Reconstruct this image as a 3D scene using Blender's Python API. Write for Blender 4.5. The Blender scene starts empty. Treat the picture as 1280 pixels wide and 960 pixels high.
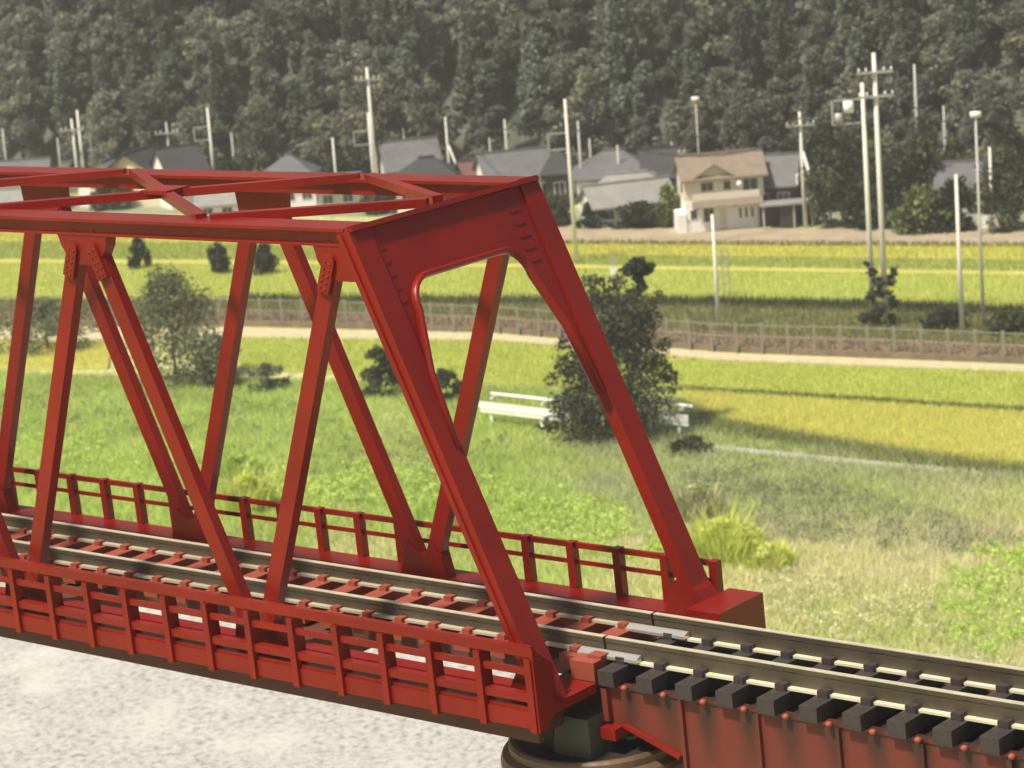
import bpy, bmesh, math, random
import numpy as np
from mathutils import Matrix, Vector
random.seed(7); rng = np.random.default_rng(11)
SC = bpy.context.scene; COL = SC.collection

# ------------------------------------------------------------------ camera
FPX = 3377.5                      # focal length in pixels of a 1280 wide frame
HC = 47.5                         # camera height above the fields (m)
PITCH, ROLL = 0.2199, -0.078
S = 7.0                           # metres per truss panel
def axes(rx, ry, rz):
    f = np.array([-math.sin(rz)*math.cos(rx), math.cos(rz)*math.cos(rx), -math.sin(rx)])
    r = np.array([math.cos(rz), math.sin(rz), 0.]); u = np.cross(r, f)
    return r*math.cos(ry)+u*math.sin(ry), u*math.cos(ry)-r*math.sin(ry), f
CR, CU, CF = axes(PITCH, ROLL, 0.)
CAMP = np.array([0., 0., HC])
def cam_matrix(r, u, f, p):
    return Matrix(((r[0], u[0], -f[0], p[0]), (r[1], u[1], -f[1], p[1]), (r[2], u[2], -f[2], p[2]), (0, 0, 0, 1)))
cam = bpy.data.objects.new('camera', bpy.data.cameras.new('camera')); COL.objects.link(cam)
cam.matrix_world = cam_matrix(CR, CU, CF, CAMP)
cam.data.sensor_width = 36; cam.data.lens = FPX/1280*36
cam.data.clip_start = 0.5; cam.data.clip_end = 3000
cam.data.dof.use_dof = True; cam.data.dof.focus_distance = 46.5; cam.data.dof.aperture_fstop = 1.35
SC.camera = cam

# ------------------------------------------------------------------ light
SUN_DIR = Vector((-0.46, -0.33, 1.0)).normalized()       # towards the sun
w = bpy.data.worlds.new('World'); SC.world = w; w.use_nodes = True
nt = w.node_tree; sky = nt.nodes.new('ShaderNodeTexSky'); sky.sky_type = 'NISHITA'; sky.sun_disc = False
sky.sun_elevation = math.asin(SUN_DIR.z); sky.sun_rotation = math.atan2(SUN_DIR.x, SUN_DIR.y)
sky.dust_density = 3.0; sky.air_density = 1.0
nt.links.new(sky.outputs[0], nt.nodes['Background'].inputs[0]); nt.nodes['Background'].inputs[1].default_value = 0.065
sl = bpy.data.lights.new('sun', 'SUN'); sl.energy = 5.0; sl.angle = math.radians(5); sl.color = (1.0, 0.91, 0.73)
so = bpy.data.objects.new('sun', sl); COL.objects.link(so)
so.rotation_euler = SUN_DIR.to_track_quat('Z', 'Y').to_euler(); so.location = (-60, -60, 120)
SC.view_settings.view_transform = 'Standard'; SC.view_settings.look = 'None'
SC.view_settings.gamma = 1; SC.view_settings.use_curve_mapping = False; SC.view_settings.exposure = 0.42

# ------------------------------------------------------------------ materials
def mat(name, col, rough=0.6, var=0.0, scale=3.0, bump=0.0, bscale=20.0, metal=0.0, spec=0.5, col2=None, attr=False, rand=0.0, detail=4.0, transl=0.0):
    m = bpy.data.materials.new(name); m.use_nodes = True
    N = m.node_tree.nodes; L = m.node_tree.links; b = N['Principled BSDF']
    b.inputs['Roughness'].default_value = rough; b.inputs['Metallic'].default_value = metal
    b.inputs['Specular IOR Level'].default_value = spec
    tc = N.new('ShaderNodeTexCoord')
    if attr:
        a = N.new('ShaderNodeAttribute'); a.attribute_name = 'Col'; out = a.outputs['Color']
    elif var > 0 or col2:
        n = N.new('ShaderNodeTexNoise'); n.inputs['Scale'].default_value = scale; n.inputs['Detail'].default_value = detail
        n.inputs['Roughness'].default_value = 0.6
        L.new(tc.outputs['Object'], n.inputs['Vector'])
        r = N.new('ShaderNodeValToRGB'); r.color_ramp.elements[0].position = 0.3; r.color_ramp.elements[1].position = 0.7
        c2 = col2 if col2 else [min(1, c*(1+var)) for c in col]
        c1 = col if col2 else [c*(1-var) for c in col]
        r.color_ramp.elements[0].color = (*c1, 1); r.color_ramp.elements[1].color = (*c2, 1)
        L.new(n.outputs['Fac'], r.inputs['Fac']); out = r.outputs['Color']
    else:
        b.inputs['Base Color'].default_value = (*col, 1); out = None
    if rand > 0 and out:
        oi = N.new('ShaderNodeObjectInfo'); hs = N.new('ShaderNodeHueSaturation'); mr = N.new('ShaderNodeMapRange')
        mr.inputs['To Min'].default_value = 1-rand; mr.inputs['To Max'].default_value = 1+rand
        L.new(oi.outputs['Random'], mr.inputs['Value']); L.new(mr.outputs[0], hs.inputs['Value']); L.new(out, hs.inputs['Color']); out = hs.outputs['Color']
    if out: L.new(out, b.inputs['Base Color'])
    if bump > 0:
        n2 = N.new('ShaderNodeTexNoise'); n2.inputs['Scale'].default_value = bscale; n2.inputs['Detail'].default_value = 3
        L.new(tc.outputs['Object'], n2.inputs['Vector'])
        bp = N.new('ShaderNodeBump'); bp.inputs['Strength'].default_value = bump; bp.inputs['Distance'].default_value = 0.05
        L.new(n2.outputs['Fac'], bp.inputs['Height']); L.new(bp.outputs[0], b.inputs['Normal'])
    if transl > 0:
        t = N.new('ShaderNodeBsdfTranslucent'); mx = N.new('ShaderNodeMixShader'); mx.inputs[0].default_value = transl
        if out: L.new(out, t.inputs['Color'])
        L.new(b.outputs[0], mx.inputs[1]); L.new(t.outputs[0], mx.inputs[2]); L.new(mx.outputs[0], N['Material Output'].inputs['Surface'])
    return m
M = {}
M['red'] = mat('red_plastic', (0.160, 0.0062, 0.0030), 0.36, col2=(0.235, 0.0100, 0.0047), spec=0.3, scale=0.45, detail=8.0, bump=0.10, bscale=9)
M['brick'] = mat('brick_red_plastic', (0.27, 0.060, 0.036), 0.5, spec=0.35, col2=(0.32, 0.075, 0.048), scale=1.5, bump=0.1, bscale=10)
M['under'] = mat('painted_shade_brown', (0.10, 0.030, 0.016), 0.7, var=0.15, scale=1.0)  # shade on the lower girder parts painted as dark brown
M['rail'] = mat('weathered_rail', (0.062, 0.050, 0.036), 0.5, col2=(0.115, 0.098, 0.065), scale=0.7, metal=0.3, bump=0.1, bscale=5)
M['railhead'] = mat('worn_rail_head', (0.62, 0.56, 0.42), 0.35, var=0.12, scale=3, metal=0.3)
M['foot'] = mat('rail_foot_nickel', (0.80, 0.74, 0.56), 0.4, var=0.08, scale=2, metal=0.25)
M['footdull'] = mat('dull_rail_foot', (0.40, 0.33, 0.235), 0.5, col2=(0.58, 0.52, 0.40), scale=0.5, metal=0.2)
M['joiner'] = mat('bright_joiner', (0.62, 0.61, 0.58), 0.25, var=0.06, scale=2, metal=0.6)
M['sleeper'] = mat('dark_sleeper', (0.030, 0.023, 0.022), 0.62, col2=(0.052, 0.040, 0.038), scale=4, bump=0.25, bscale=12)
M['pier'] = mat('brown_pier', (0.10, 0.058, 0.034), 0.5, col2=(0.17, 0.10, 0.06), scale=1.2, bump=0.1)
M['pierdark'] = mat('dark_pier_top', (0.020, 0.016, 0.014), 0.6, var=0.3, scale=1)
M['bearing'] = mat('green_grey_bearing', (0.055, 0.062, 0.048), 0.55, var=0.2, scale=1)
M['white'] = mat('white_paint', (0.90, 0.89, 0.86), 0.6, var=0.04, scale=0.5)
M['cream'] = mat('cream_wall', (0.72, 0.66, 0.46), 0.8, var=0.05, scale=0.3)
M['beige'] = mat('beige_stucco', (0.74, 0.67, 0.58), 0.85, var=0.06, scale=0.5)
M['brownroof'] = mat('brown_tile_roof', (0.23, 0.18, 0.14), 0.8, var=0.15, scale=1.2, bump=0.5, bscale=2)
M['greyroof'] = mat('grey_tile_roof', (0.125, 0.125, 0.135), 0.6, var=0.16, scale=0.8, bump=0.5, bscale=2)
M['paleroof'] = mat('pale_weathered_roof', (0.26, 0.255, 0.24), 0.7, var=0.14, scale=0.8, bump=0.4, bscale=2)
M['darkroof'] = mat('dark_slate_roof', (0.040, 0.040, 0.047), 0.6, var=0.2, scale=0.8)
M['redroof'] = mat('dull_red_roof', (0.15, 0.075, 0.07), 0.7, var=0.15, scale=0.8)
M['glass'] = mat('window_glass', (0.06, 0.06, 0.065), 0.15, var=0.1, scale=1)
M['timber'] = mat('dark_timber', (0.05, 0.042, 0.04), 0.8, var=0.3, scale=1)
M['concrete'] = mat('pole_concrete', (0.76, 0.74, 0.68), 0.8, var=0.1, scale=0.6)
M['polegrey'] = mat('grey_pole', (0.50, 0.49, 0.47), 0.8, var=0.12, scale=0.6)
M['metal'] = mat('pole_fittings', (0.42, 0.42, 0.41), 0.5, var=0.1, scale=2, metal=0.2)
M['cable'] = mat('black_cable', (0.03, 0.03, 0.03), 0.6, var=0.1)
M['fence'] = mat('fence_steel', (0.28, 0.26, 0.22), 0.7, var=0.15, scale=1)
M['leaf'] = mat('leaves', (0, 0, 0), 0.6, attr=True, rand=0.0, spec=0.25, transl=0.25)
M['forestleaf'] = mat('forest_leaves', (0, 0, 0), 0.7, attr=True, rand=0.22, spec=0.1, transl=0.40)
M['bark'] = mat('bark', (0.09, 0.07, 0.055), 0.9, var=0.3, scale=2)
M['blade'] = mat('grass_blades', (0, 0, 0), 0.65, attr=True, spec=0.2, transl=0.55)

# ------------------------------------------------------------------ mesh helpers
def obj(name, me, material=None, parent=None, loc=None):
    o = bpy.data.objects.new(name, me); COL.objects.link(o)
    if material is not None and me is not None and not me.materials:
        for mm in (material if isinstance(material, (list, tuple)) else [material]): me.materials.append(mm)
    if parent is not None: o.parent = parent
    if loc is not None: o.location = loc
    return o
def tag(o, label, cat, group=None):
    o['label'] = label; o['category'] = cat
    if group: o['group'] = group
    return o
def struct(o): o['kind'] = 'structure'; return o
def stuff(o): o['kind'] = 'stuff'; return o
def empty(name, loc=(0, 0, 0), rz=0.0):
    o = bpy.data.objects.new(name, None); COL.objects.link(o); o.location = loc; o.rotation_euler = (0, 0, rz); o.empty_display_size = 0.5
    return o
def fin(bm, bevel=0.0, smooth=False):
    if bevel > 0:
        bmesh.ops.bevel(bm, geom=[e for e in bm.edges if e.is_manifold and e.calc_face_angle(0) > 0.5], offset=bevel, segments=1, affect='EDGES', clamp_overlap=True)
    bmesh.ops.recalc_face_normals(bm, faces=bm.faces)
    me = bpy.data.meshes.new('m'); bm.to_mesh(me); bm.free()
    if smooth:
        for p in me.polygons: p.use_smooth = True
    return me
def add_hex(bm, P):
    v = [bm.verts.new(p) for p in P]
    for f in ((0, 3, 2, 1), (4, 5, 6, 7), (0, 1, 5, 4), (1, 2, 6, 5), (2, 3, 7, 6), (3, 0, 4, 7)): bm.faces.new([v[i] for i in f])
def add_box(bm, x0, x1, y0, y1, z0, z1):
    add_hex(bm, ((x0, y0, z0), (x1, y0, z0), (x1, y1, z0), (x0, y1, z0), (x0, y0, z1), (x1, y0, z1), (x1, y1, z1), (x0, y1, z1)))
def add_prism(bm, pts, vec):
    a = [bm.verts.new(p) for p in pts]; b = [bm.verts.new(Vector(p)+Vector(vec)) for p in pts]; n = len(pts)
    bm.faces.new(a[::-1]); bm.faces.new(b)
    for i in range(n): bm.faces.new((a[i], a[(i+1) % n], b[(i+1) % n], b[i]))
def box_me(x0, x1, y0, y1, z0, z1, bevel=0.0):
    bm = bmesh.new(); add_box(bm, x0, x1, y0, y1, z0, z1); return fin(bm, bevel)
def add_tube(bm, p0, p1, r0, r1, n=8):
    p0 = Vector(p0); p1 = Vector(p1); d = (p1-p0).normalized(); a = d.orthogonal().normalized(); b = d.cross(a)
    A = [bm.verts.new(p0+(a*math.cos(t)+b*math.sin(t))*r0) for t in [2*math.pi*i/n for i in range(n)]]
    B = [bm.verts.new(p1+(a*math.cos(t)+b*math.sin(t))*r1) for t in [2*math.pi*i/n for i in range(n)]]
    bm.faces.new(A[::-1]); bm.faces.new(B)
    for i in range(n): bm.faces.new((A[i], A[(i+1) % n], B[(i+1) % n], B[i]))
def tube_me(p0, p1, r0, r1, n=8):
    bm = bmesh.new(); add_tube(bm, p0, p1, r0, r1, n); return fin(bm, 0, True)
def prism_me(pts, vec, bevel=0.0):
    bm = bmesh.new(); add_prism(bm, pts, vec); return fin(bm, bevel)
def np_mesh(verts, faces, cols=None):
    me = bpy.data.meshes.new('m'); nv = len(verts); nf, k = faces.shape
    me.vertices.add(nv); me.vertices.foreach_set('co', np.ascontiguousarray(verts, dtype=np.float32).ravel())
    me.loops.add(nf*k); me.loops.foreach_set('vertex_index', faces.astype(np.int32).ravel())
    me.polygons.add(nf); me.polygons.foreach_set('loop_start', np.arange(0, nf*k, k, dtype=np.int32)); me.polygons.foreach_set('loop_total', np.full(nf, k, dtype=np.int32))
    if cols is not None:
        a = me.color_attributes.new('Col', 'FLOAT_COLOR', 'POINT'); c = np.ones((nv, 4), np.float32); c[:, :3] = cols; a.data.foreach_set('color', c.ravel())
    me.update(calc_edges=True); return me

# ------------------------------------------------------------------ ground placement helpers (real ground plane z = 0)
def ray(x, y): return CF + CR*(x-640)/FPX - CU*(y-480)/FPX
def gp(x, y, z=0.0):
    d = ray(x, y); t = (z-HC)/d[2]; q = CAMP+d*t; return Vector((q[0], q[1], z))
def at_depth(x, y, Y):
    d = ray(x, y); q = CAMP+d*(Y/d[1]); return Vector(q)
def px_m(Y): return FPX/Y                 # pixels (1280 frame) per metre at depth Y

# ================================================================== THE SETTING
def fbase(x): return 322 - 0.60*x + 4*np.sin(x*0.05)
def hill(x, y):                            # height of the hillside behind the village
    base = fbase(x)
    d = np.maximum(0, y-base)
    return 0.60*d*np.clip(d/14, 0.25, 1) + np.minimum(d*0.05, 1.0)*3.0*np.sin(x*0.06+1.3)*np.sin(y*0.045)
gx = np.concatenate([np.linspace(-1500, -130, 12), np.linspace(-120, 120, 61), np.linspace(130, 1500, 12)])
gy = np.concatenate([np.linspace(-300, 90, 8), np.linspace(100, 250, 30), np.linspace(254, 480, 76), np.linspace(500, 1500, 14)])
X, Y = np.meshgrid(gx, gy); Z = np.minimum(np.where(np.abs(X) > 400, hill(np.sign(X)*400, Y), hill(X, Y)), 260)
V = np.stack([X.ravel(), Y.ravel(), Z.ravel()], 1); nx, ny = len(gx), len(gy)
i = np.arange((nx-1)*(ny-1)); a = (i//(nx-1))*nx+i % (nx-1)
ground_me = np_mesh(V, np.stack([a, a+1, a+nx+1, a+nx], 1))
def ground_mat():
    m = bpy.data.materials.new('meadow_soil'); m.use_nodes = True; N = m.node_tree.nodes; L = m.node_tree.links; b = N['Principled BSDF']
    b.inputs['Roughness'].default_value = 0.95; b.inputs['Specular IOR Level'].default_value = 0.1
    tc = N.new('ShaderNodeTexCoord')
    def nz(s, d): n = N.new('ShaderNodeTexNoise'); n.inputs['Scale'].default_value = s; n.inputs['Detail'].default_value = d; n.inputs['Roughness'].default_value = 0.65; L.new(tc.outputs['Object'], n.inputs['Vector']); return n.outputs['Fac']
    r1 = N.new('ShaderNodeValToRGB'); L.new(nz(0.12, 5), r1.inputs['Fac'])
    e = r1.color_ramp.elements; e[0].position = 0.36; e[0].color = (0.34, 0.37, 0.14, 1); e[1].position = 0.66; e[1].color = (0.50, 0.48, 0.26, 1)
    x = e.new(0.5); x.color = (0.44, 0.46, 0.19, 1)
    r2 = N.new('ShaderNodeValToRGB'); L.new(nz(1.6, 4), r2.inputs['Fac']); r2.color_ramp.elements[0].color = (0.55, 0.55, 0.55, 1); r2.color_ramp.elements[1].color = (1.35, 1.35, 1.3, 1)
    r2.color_ramp.elements[0].position = 0.3; r2.color_ramp.elements[1].position = 0.7
    mx = N.new('ShaderNodeMix'); mx.data_type = 'RGBA'; mx.blend_type = 'MULTIPLY'; mx.inputs['Factor'].default_value = 1
    L.new(r1.outputs[0], mx.inputs['A']); L.new(r2.outputs[0], mx.inputs['B']); L.new(mx.outputs['Result'], b.inputs['Base Color'])
    return m
M['forestfloor'] = mat('forest_floor', (0.11, 0.12, 0.095), 0.95, var=0.3, scale=0.3, spec=0.1)
GO = struct(obj('ground', ground_me, [ground_mat(), M['forestfloor']]))
fc = V[a][:, 1]; mi = (fc > fbase(V[a][:, 0])-12).astype(np.int32); ground_me.polygons.foreach_set('material_index', mi)

# --- flat field sheets: polygons on the plain, each a few centimetres above the last
def sheet(name, pix, z, material, label=None):
    pts = [gp(px, py) for px, py in pix]
    bm = bmesh.new(); vs = [bm.verts.new((p.x, p.y, z)) for p in pts]; f = bm.faces.new(vs)
    if f.normal.z < 0: f.normal_flip()
    r = bmesh.ops.extrude_face_region(bm, geom=[f]); 
    for v in r['geom']:
        if isinstance(v, bmesh.types.BMVert): v.co.z = -0.02
    me = fin(bm); o = struct(obj(name, me, material)); o['label'] = label or name.replace('_', ' '); return [(p.x, p.y) for p in pts]
FM = {}
def field_mat(n, c1, c2, sc=0.5): FM[n] = mat(n, c1, 0.95, col2=c2, scale=sc, spec=0.1, detail=6.0, bump=0.6, bscale=1.5); return FM[n]
field_mat('ripe', (0.46, 0.43, 0.11), (0.56, 0.52, 0.16), 0.45)
field_mat('green_rice', (0.29, 0.33, 0.085), (0.40, 0.42, 0.13), 0.25)
field_mat('ripe_dim', (0.42, 0.41, 0.09), (0.53, 0.51, 0.14), 0.25)
field_mat('mid_rice', (0.34, 0.38, 0.09), (0.43, 0.46, 0.13), 0.35)
field_mat('stubble', (0.32, 0.265, 0.185), (0.42, 0.35, 0.25), 0.4)
field_mat('ballast', (0.17, 0.13, 0.09), (0.27, 0.205, 0.14), 0.9)
field_mat('sand', (0.46, 0.40, 0.25), (0.58, 0.51, 0.35), 0.8)
field_mat('weeds', (0.16, 0.18, 0.07), (0.27, 0.28, 0.11), 0.5)
field_mat('lane', (0.34, 0.34, 0.31), (0.43, 0.42, 0.37), 0.5)
field_mat('greybank', (0.20, 0.22, 0.15), (0.30, 0.31, 0.22), 0.7)
P_ = {}
P_['lane'] = sheet('village_lane', [(-250, 262), (300, 268), (700, 276), (1500, 288), (1500, 268), (900, 262), (-250, 250)], 0.05, FM['greybank'])
P_['stub'] = sheet('stubble_field', [(-250, 280), (250, 285), (690, 304), (1500, 307), (1500, 289), (700, 284), (250, 272), (-250, 268)], 0.06, FM['stubble'], 'tan stubble field below the houses')
P_['ripe_far'] = sheet('rice_field', [(-250, 300), (250, 305), (690, 320), (1500, 330), (1500, 312), (690, 308), (250, 290), (-250, 285)], 0.25, FM['ripe_dim'], 'far yellow strip of rice')
P_['green_far'] = sheet('rice_field', [(-250, 325), (300, 327), (700, 333), (1500, 345), (1500, 332), (690, 321), (250, 307), (-250, 303)], 0.20, FM['green_rice'], 'far green strip of rice')
P_['line_far'] = sheet('rice_field', [(-250, 331), (300, 333), (700, 338), (1500, 351), (1500, 346), (700, 334), (300, 328), (-250, 326)], 0.25, FM['ripe_dim'], 'thin yellow strip of rice')
P_['green_mid'] = sheet('rice_field', [(-250, 372), (300, 372), (700, 374), (1500, 392), (1500, 352), (700, 339), (300, 334), (-250, 332)], 0.20, FM['mid_rice'], 'green-gold rice field behind the trackside fence')
P_['row'] = sheet('weedy_verge', [(-250, 402), (300, 398), (620, 404), (900, 418), (1500, 446), (1500, 395), (700, 377), (300, 375), (-250, 375)], 0.06, FM['weeds'])
P_['ballast'] = sheet('track_bed', [(-250, 408), (300, 408), (620, 416), (900, 440), (1500, 464), (1500, 447), (900, 421), (620, 400), (300, 395), (-250, 393)], 0.5, FM['ballast'])
P_['path'] = sheet('sand_path', [(-250, 425), (300, 424), (620, 426), (900, 451), (1500, 474), (1500, 466), (900, 442), (620, 418), (300, 411), (-250, 411)], 0.08, FM['sand'])
P_['green_near'] = sheet('rice_field', [(300, 462), (640, 482), (850, 490), (1500, 532), (1500, 478), (900, 455), (620, 430), (300, 426)], 0.22, FM['mid_rice'], 'near green rice field below the sand path')
P_['ripe_near'] = sheet('rice_field', [(845, 492), (1500, 534), (1500, 618), (1120, 570), (900, 530)], 0.25, FM['ripe'], 'near yellow field of ripe rice')
P_['ripe_left'] = sheet('rice_field', [(-250, 425), (140, 432), (135, 462), (-250, 466)], 0.22, FM['ripe'], 'small yellow rice patch on the left')
P_['dirt'] = sheet('dirt_path', [(880, 556), (1100, 578), (1500, 607), (1500, 614), (1100, 585), (880, 562)], 0.06, FM['lane'])
P_['dirt2'] = sheet('dry_strip', [(1120, 600), (1500, 622), (1500, 642), (1120, 612)], 0.06, FM['sand'])

# riverbed of pale gravel below and in front of the bridge
def gravel_mat():
    m = bpy.data.materials.new('pale_gravel'); m.use_nodes = True; N = m.node_tree.nodes; L = m.node_tree.links; b = N['Principled BSDF']
    b.inputs['Roughness'].default_value = 0.9; b.inputs['Specular IOR Level'].default_value = 0.15
    tc = N.new('ShaderNodeTexCoord')
    def nz(s, d): n = N.new('ShaderNodeTexNoise'); n.inputs['Scale'].default_value = s; n.inputs['Detail'].default_value = d; n.inputs['Roughness'].default_value = 0.7; L.new(tc.outputs['Object'], n.inputs['Vector']); return n.outputs['Fac']
    r1 = N.new('ShaderNodeValToRGB'); L.new(nz(2.2, 4), r1.inputs['Fac']); e = r1.color_ramp.elements
    e[0].position = 0.34; e[0].color = (0.20, 0.20, 0.19, 1); e[1].position = 0.60; e[1].color = (0.47, 0.465, 0.445, 1); x = e.new(0.46); x.color = (0.37, 0.368, 0.352, 1)
    r2 = N.new('ShaderNodeValToRGB'); L.new(nz(0.13, 2), r2.inputs['Fac']); r2.color_ramp.elements[0].position = 0.50; r2.color_ramp.elements[1].position = 0.78
    mx = N.new('ShaderNodeMix'); mx.data_type = 'RGBA'; L.new(r2.outputs[0], mx.inputs['Factor']); L.new(r1.outputs[0], mx.inputs['A']); mx.inputs['B'].default_value = (0.54, 0.53, 0.505, 1)
    L.new(mx.outputs['Result'], b.inputs['Base Color'])
    bp = N.new('ShaderNodeBump'); bp.inputs['Strength'].default_value = 0.12; bp.inputs['Distance'].default_value = 0.1; L.new(nz(2.0, 4), bp.inputs['Height']); L.new(bp.outputs[0], b.inputs['Normal'])
    return m
M['gravel'] = gravel_mat()
gl = [gp(-500, 640), gp(0, 692), gp(400, 748), gp(800, 822), gp(1280, 925), gp(1700, 1010)]
bm = bmesh.new(); A = []; B = []
for p in gl: A.append(bm.verts.new((p.x, p.y, 0.05)))
for p in gl: B.append(bm.verts.new((p.x*0.9, -150, 0.05)))
for k in range(len(gl)-1): bm.faces.new((A[k], B[k], B[k+1], A[k+1]))
struct(obj('riverbed', fin(bm), M['gravel']))
P_['river'] = [(p.x, p.y) for p in gl]

# ------------------------------------------------------------------ vegetation builders
def inpoly(x, y, poly):
    r = np.zeros(len(x), bool); n = len(poly); j = n-1
    for i in range(n):
        xi, yi = poly[i]; xj, yj = poly[j]
        c = ((yi > y) != (yj > y)) & (x < (xj-xi)*(y-yi)/(yj-yi+1e-12)+xi); r ^= c; j = i
    return r
def vnoise(x, y, s, seed=0):               # cheap smooth value noise 0..1
    x = x*s; y = y*s; xi = np.floor(x).astype(int); yi = np.floor(y).astype(int); fx = x-xi; fy = y-yi
    h = lambda a, b: (np.sin(a*127.1+b*311.7+seed*74.7)*43758.5453) % 1.0
    fx = fx*fx*(3-2*fx); fy = fy*fy*(3-2*fy)
    return (h(xi, yi)*(1-fx)+h(xi+1, yi)*fx)*(1-fy)+(h(xi, yi+1)*(1-fx)+h(xi+1, yi+1)*fx)*fy
def blades(pos, hgt, wid, cols, lean=0.45):
    n = len(pos); th = rng.uniform(0, 2*np.pi, n); d = np.stack([np.cos(th), np.sin(th), np.zeros(n)], 1)
    ln = rng.uniform(0, 2*np.pi, n); l = np.stack([np.cos(ln), np.sin(ln), np.zeros(n)], 1)*(rng.uniform(0, lean, n)*hgt)[:, None]
    up = np.zeros((n, 3)); up[:, 2] = hgt
    v = np.empty((n, 3, 3)); v[:, 0] = pos-d*wid[:, None]/2; v[:, 1] = pos+d*wid[:, None]/2; v[:, 2] = pos+l+up
    f = np.arange(3*n).reshape(n, 3); c = np.repeat(cols, 3, 0).reshape(n, 3, 3)
    c[:, 2] *= 1.15
    return np_mesh(v.reshape(-1, 3), f, np.clip(c.reshape(-1, 3), 0, 1))
def pick(pal, n):
    pal = np.array(pal); return pal[rng.integers(0, len(pal), n)]*rng.uniform(0.75, 1.25, (n, 1))
def sample_poly(poly, n):
    a = np.array(poly); lo = a.min(0); hi = a.max(0); out = []; tot = 0
    while tot < n:
        q = rng.uniform(lo, hi, (n*2, 2)); q = q[inpoly(q[:, 0], q[:, 1], poly)]; out.append(q); tot += len(q)
        if len(q) == 0: break
    return np.concatenate(out)[:n]
def inview(q, m=6):                        # keep what stands near the camera's field of view
    k = np.abs(q[:, 0]) < q[:, 1]*(640/FPX)+m+4; return q[k]

def leaf_cloud(clumps, n, size, pal, flat=0.0, seed=1):
    """clumps: list of (x,y,z,rx,ry,rz); n leaf quads spread mostly over the clump shells"""
    g = np.random.default_rng(seed); C = np.array(clumps, float); wgt = C[:, 3]*C[:, 5]; wgt = wgt/wgt.sum()
    k = g.choice(len(C), n, p=wgt); d = g.normal(size=(n, 3)); d /= np.linalg.norm(d, axis=1)[:, None]
    r = g.uniform(0.15, 1.0, n)**0.5*g.uniform(0.8, 1.15, n)*np.where(g.random(n) < .12, g.uniform(1.0, 1.45, n), 1.0)
    pos = C[k, :3]+d*C[k, 3:6]*r[:, None]
    a = g.normal(size=(n, 3)); a[:, 2] *= (1-flat); a /= np.linalg.norm(a, axis=1)[:, None]
    b = np.cross(a, g.normal(size=(n, 3))); b /= np.linalg.norm(b, axis=1)[:, None]
    s = (size*g.uniform(0.5, 1.4, n))[:, None]
    v = np.stack([pos-a*s, pos-b*s*0.5, pos+a*s, pos+b*s*0.5], 1).reshape(-1, 3)
    pal = np.array(pal); cl = pal[g.integers(0, len(pal), len(C))]; c = cl[k]*0.6+pal[g.integers(0, len(pal), n)]*0.4
    c = c*g.uniform(0.65, 1.35, (n, 1))
    return v, np.arange(4*n).reshape(n, 4), np.repeat(c, 4, 0)
def trunk_bm(h, r, forks=4, seed=0, spread=1.0):
    g = random.Random(seed); bm = bmesh.new(); p = Vector((0, 0, -0.3)); pr = r
    for k in range(4):
        q = p+Vector((g.uniform(-.1, .1)*h*.15, g.uniform(-.1, .1)*h*.15, h/4)); add_tube(bm, p, q, pr, pr*0.78, 7); p = q; pr *= 0.78
        if k:
            for _ in range(forks):
                a = g.uniform(0, 6.28); add_tube(bm, p, p+Vector((math.cos(a)*spread, math.sin(a)*spread, spread*0.7))*g.uniform(.5, 1)*h*.25, pr*.5, pr*.12, 5)
    return bm
def plant(name, label, cat, loc, clumps, n, size, pal, trunk_h=2.0, trunk_r=0.12, group=None, seed=1, flat=0.0, crown='crown'):
    root = empty(name, loc); tag(root, label, cat, group)
    v, f, c = leaf_cloud(clumps, n, size, pal, flat, seed)
    obj(crown, np_mesh(v, f, c), M['leaf'], root)
    obj('trunk' if cat == 'tree' else 'stem', fin(trunk_bm(trunk_h, trunk_r, 4, seed)), M['bark'], root)
    return root
def blob_clumps(w, h, d, n, seed, base=0.0, r0=0.28):
    g = random.Random(seed); out = []
    for _ in range(n):
        a = g.uniform(0, 6.283); rr = g.random()**.5; zz = g.uniform(base, 1)
        k = math.sqrt(max(0.05, 1-(2*zz-0.85)**2)) if zz > .5 else 0.95
        s = g.uniform(.7, 1.2)*r0
        out.append((math.cos(a)*rr*w*.5*k*(1-r0*.5), math.sin(a)*rr*d*.5*k*(1-r0*.5), zz*h*(1-r0*.6), w*s*.62, d*s*.62, h*s*.55))
    return out

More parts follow.
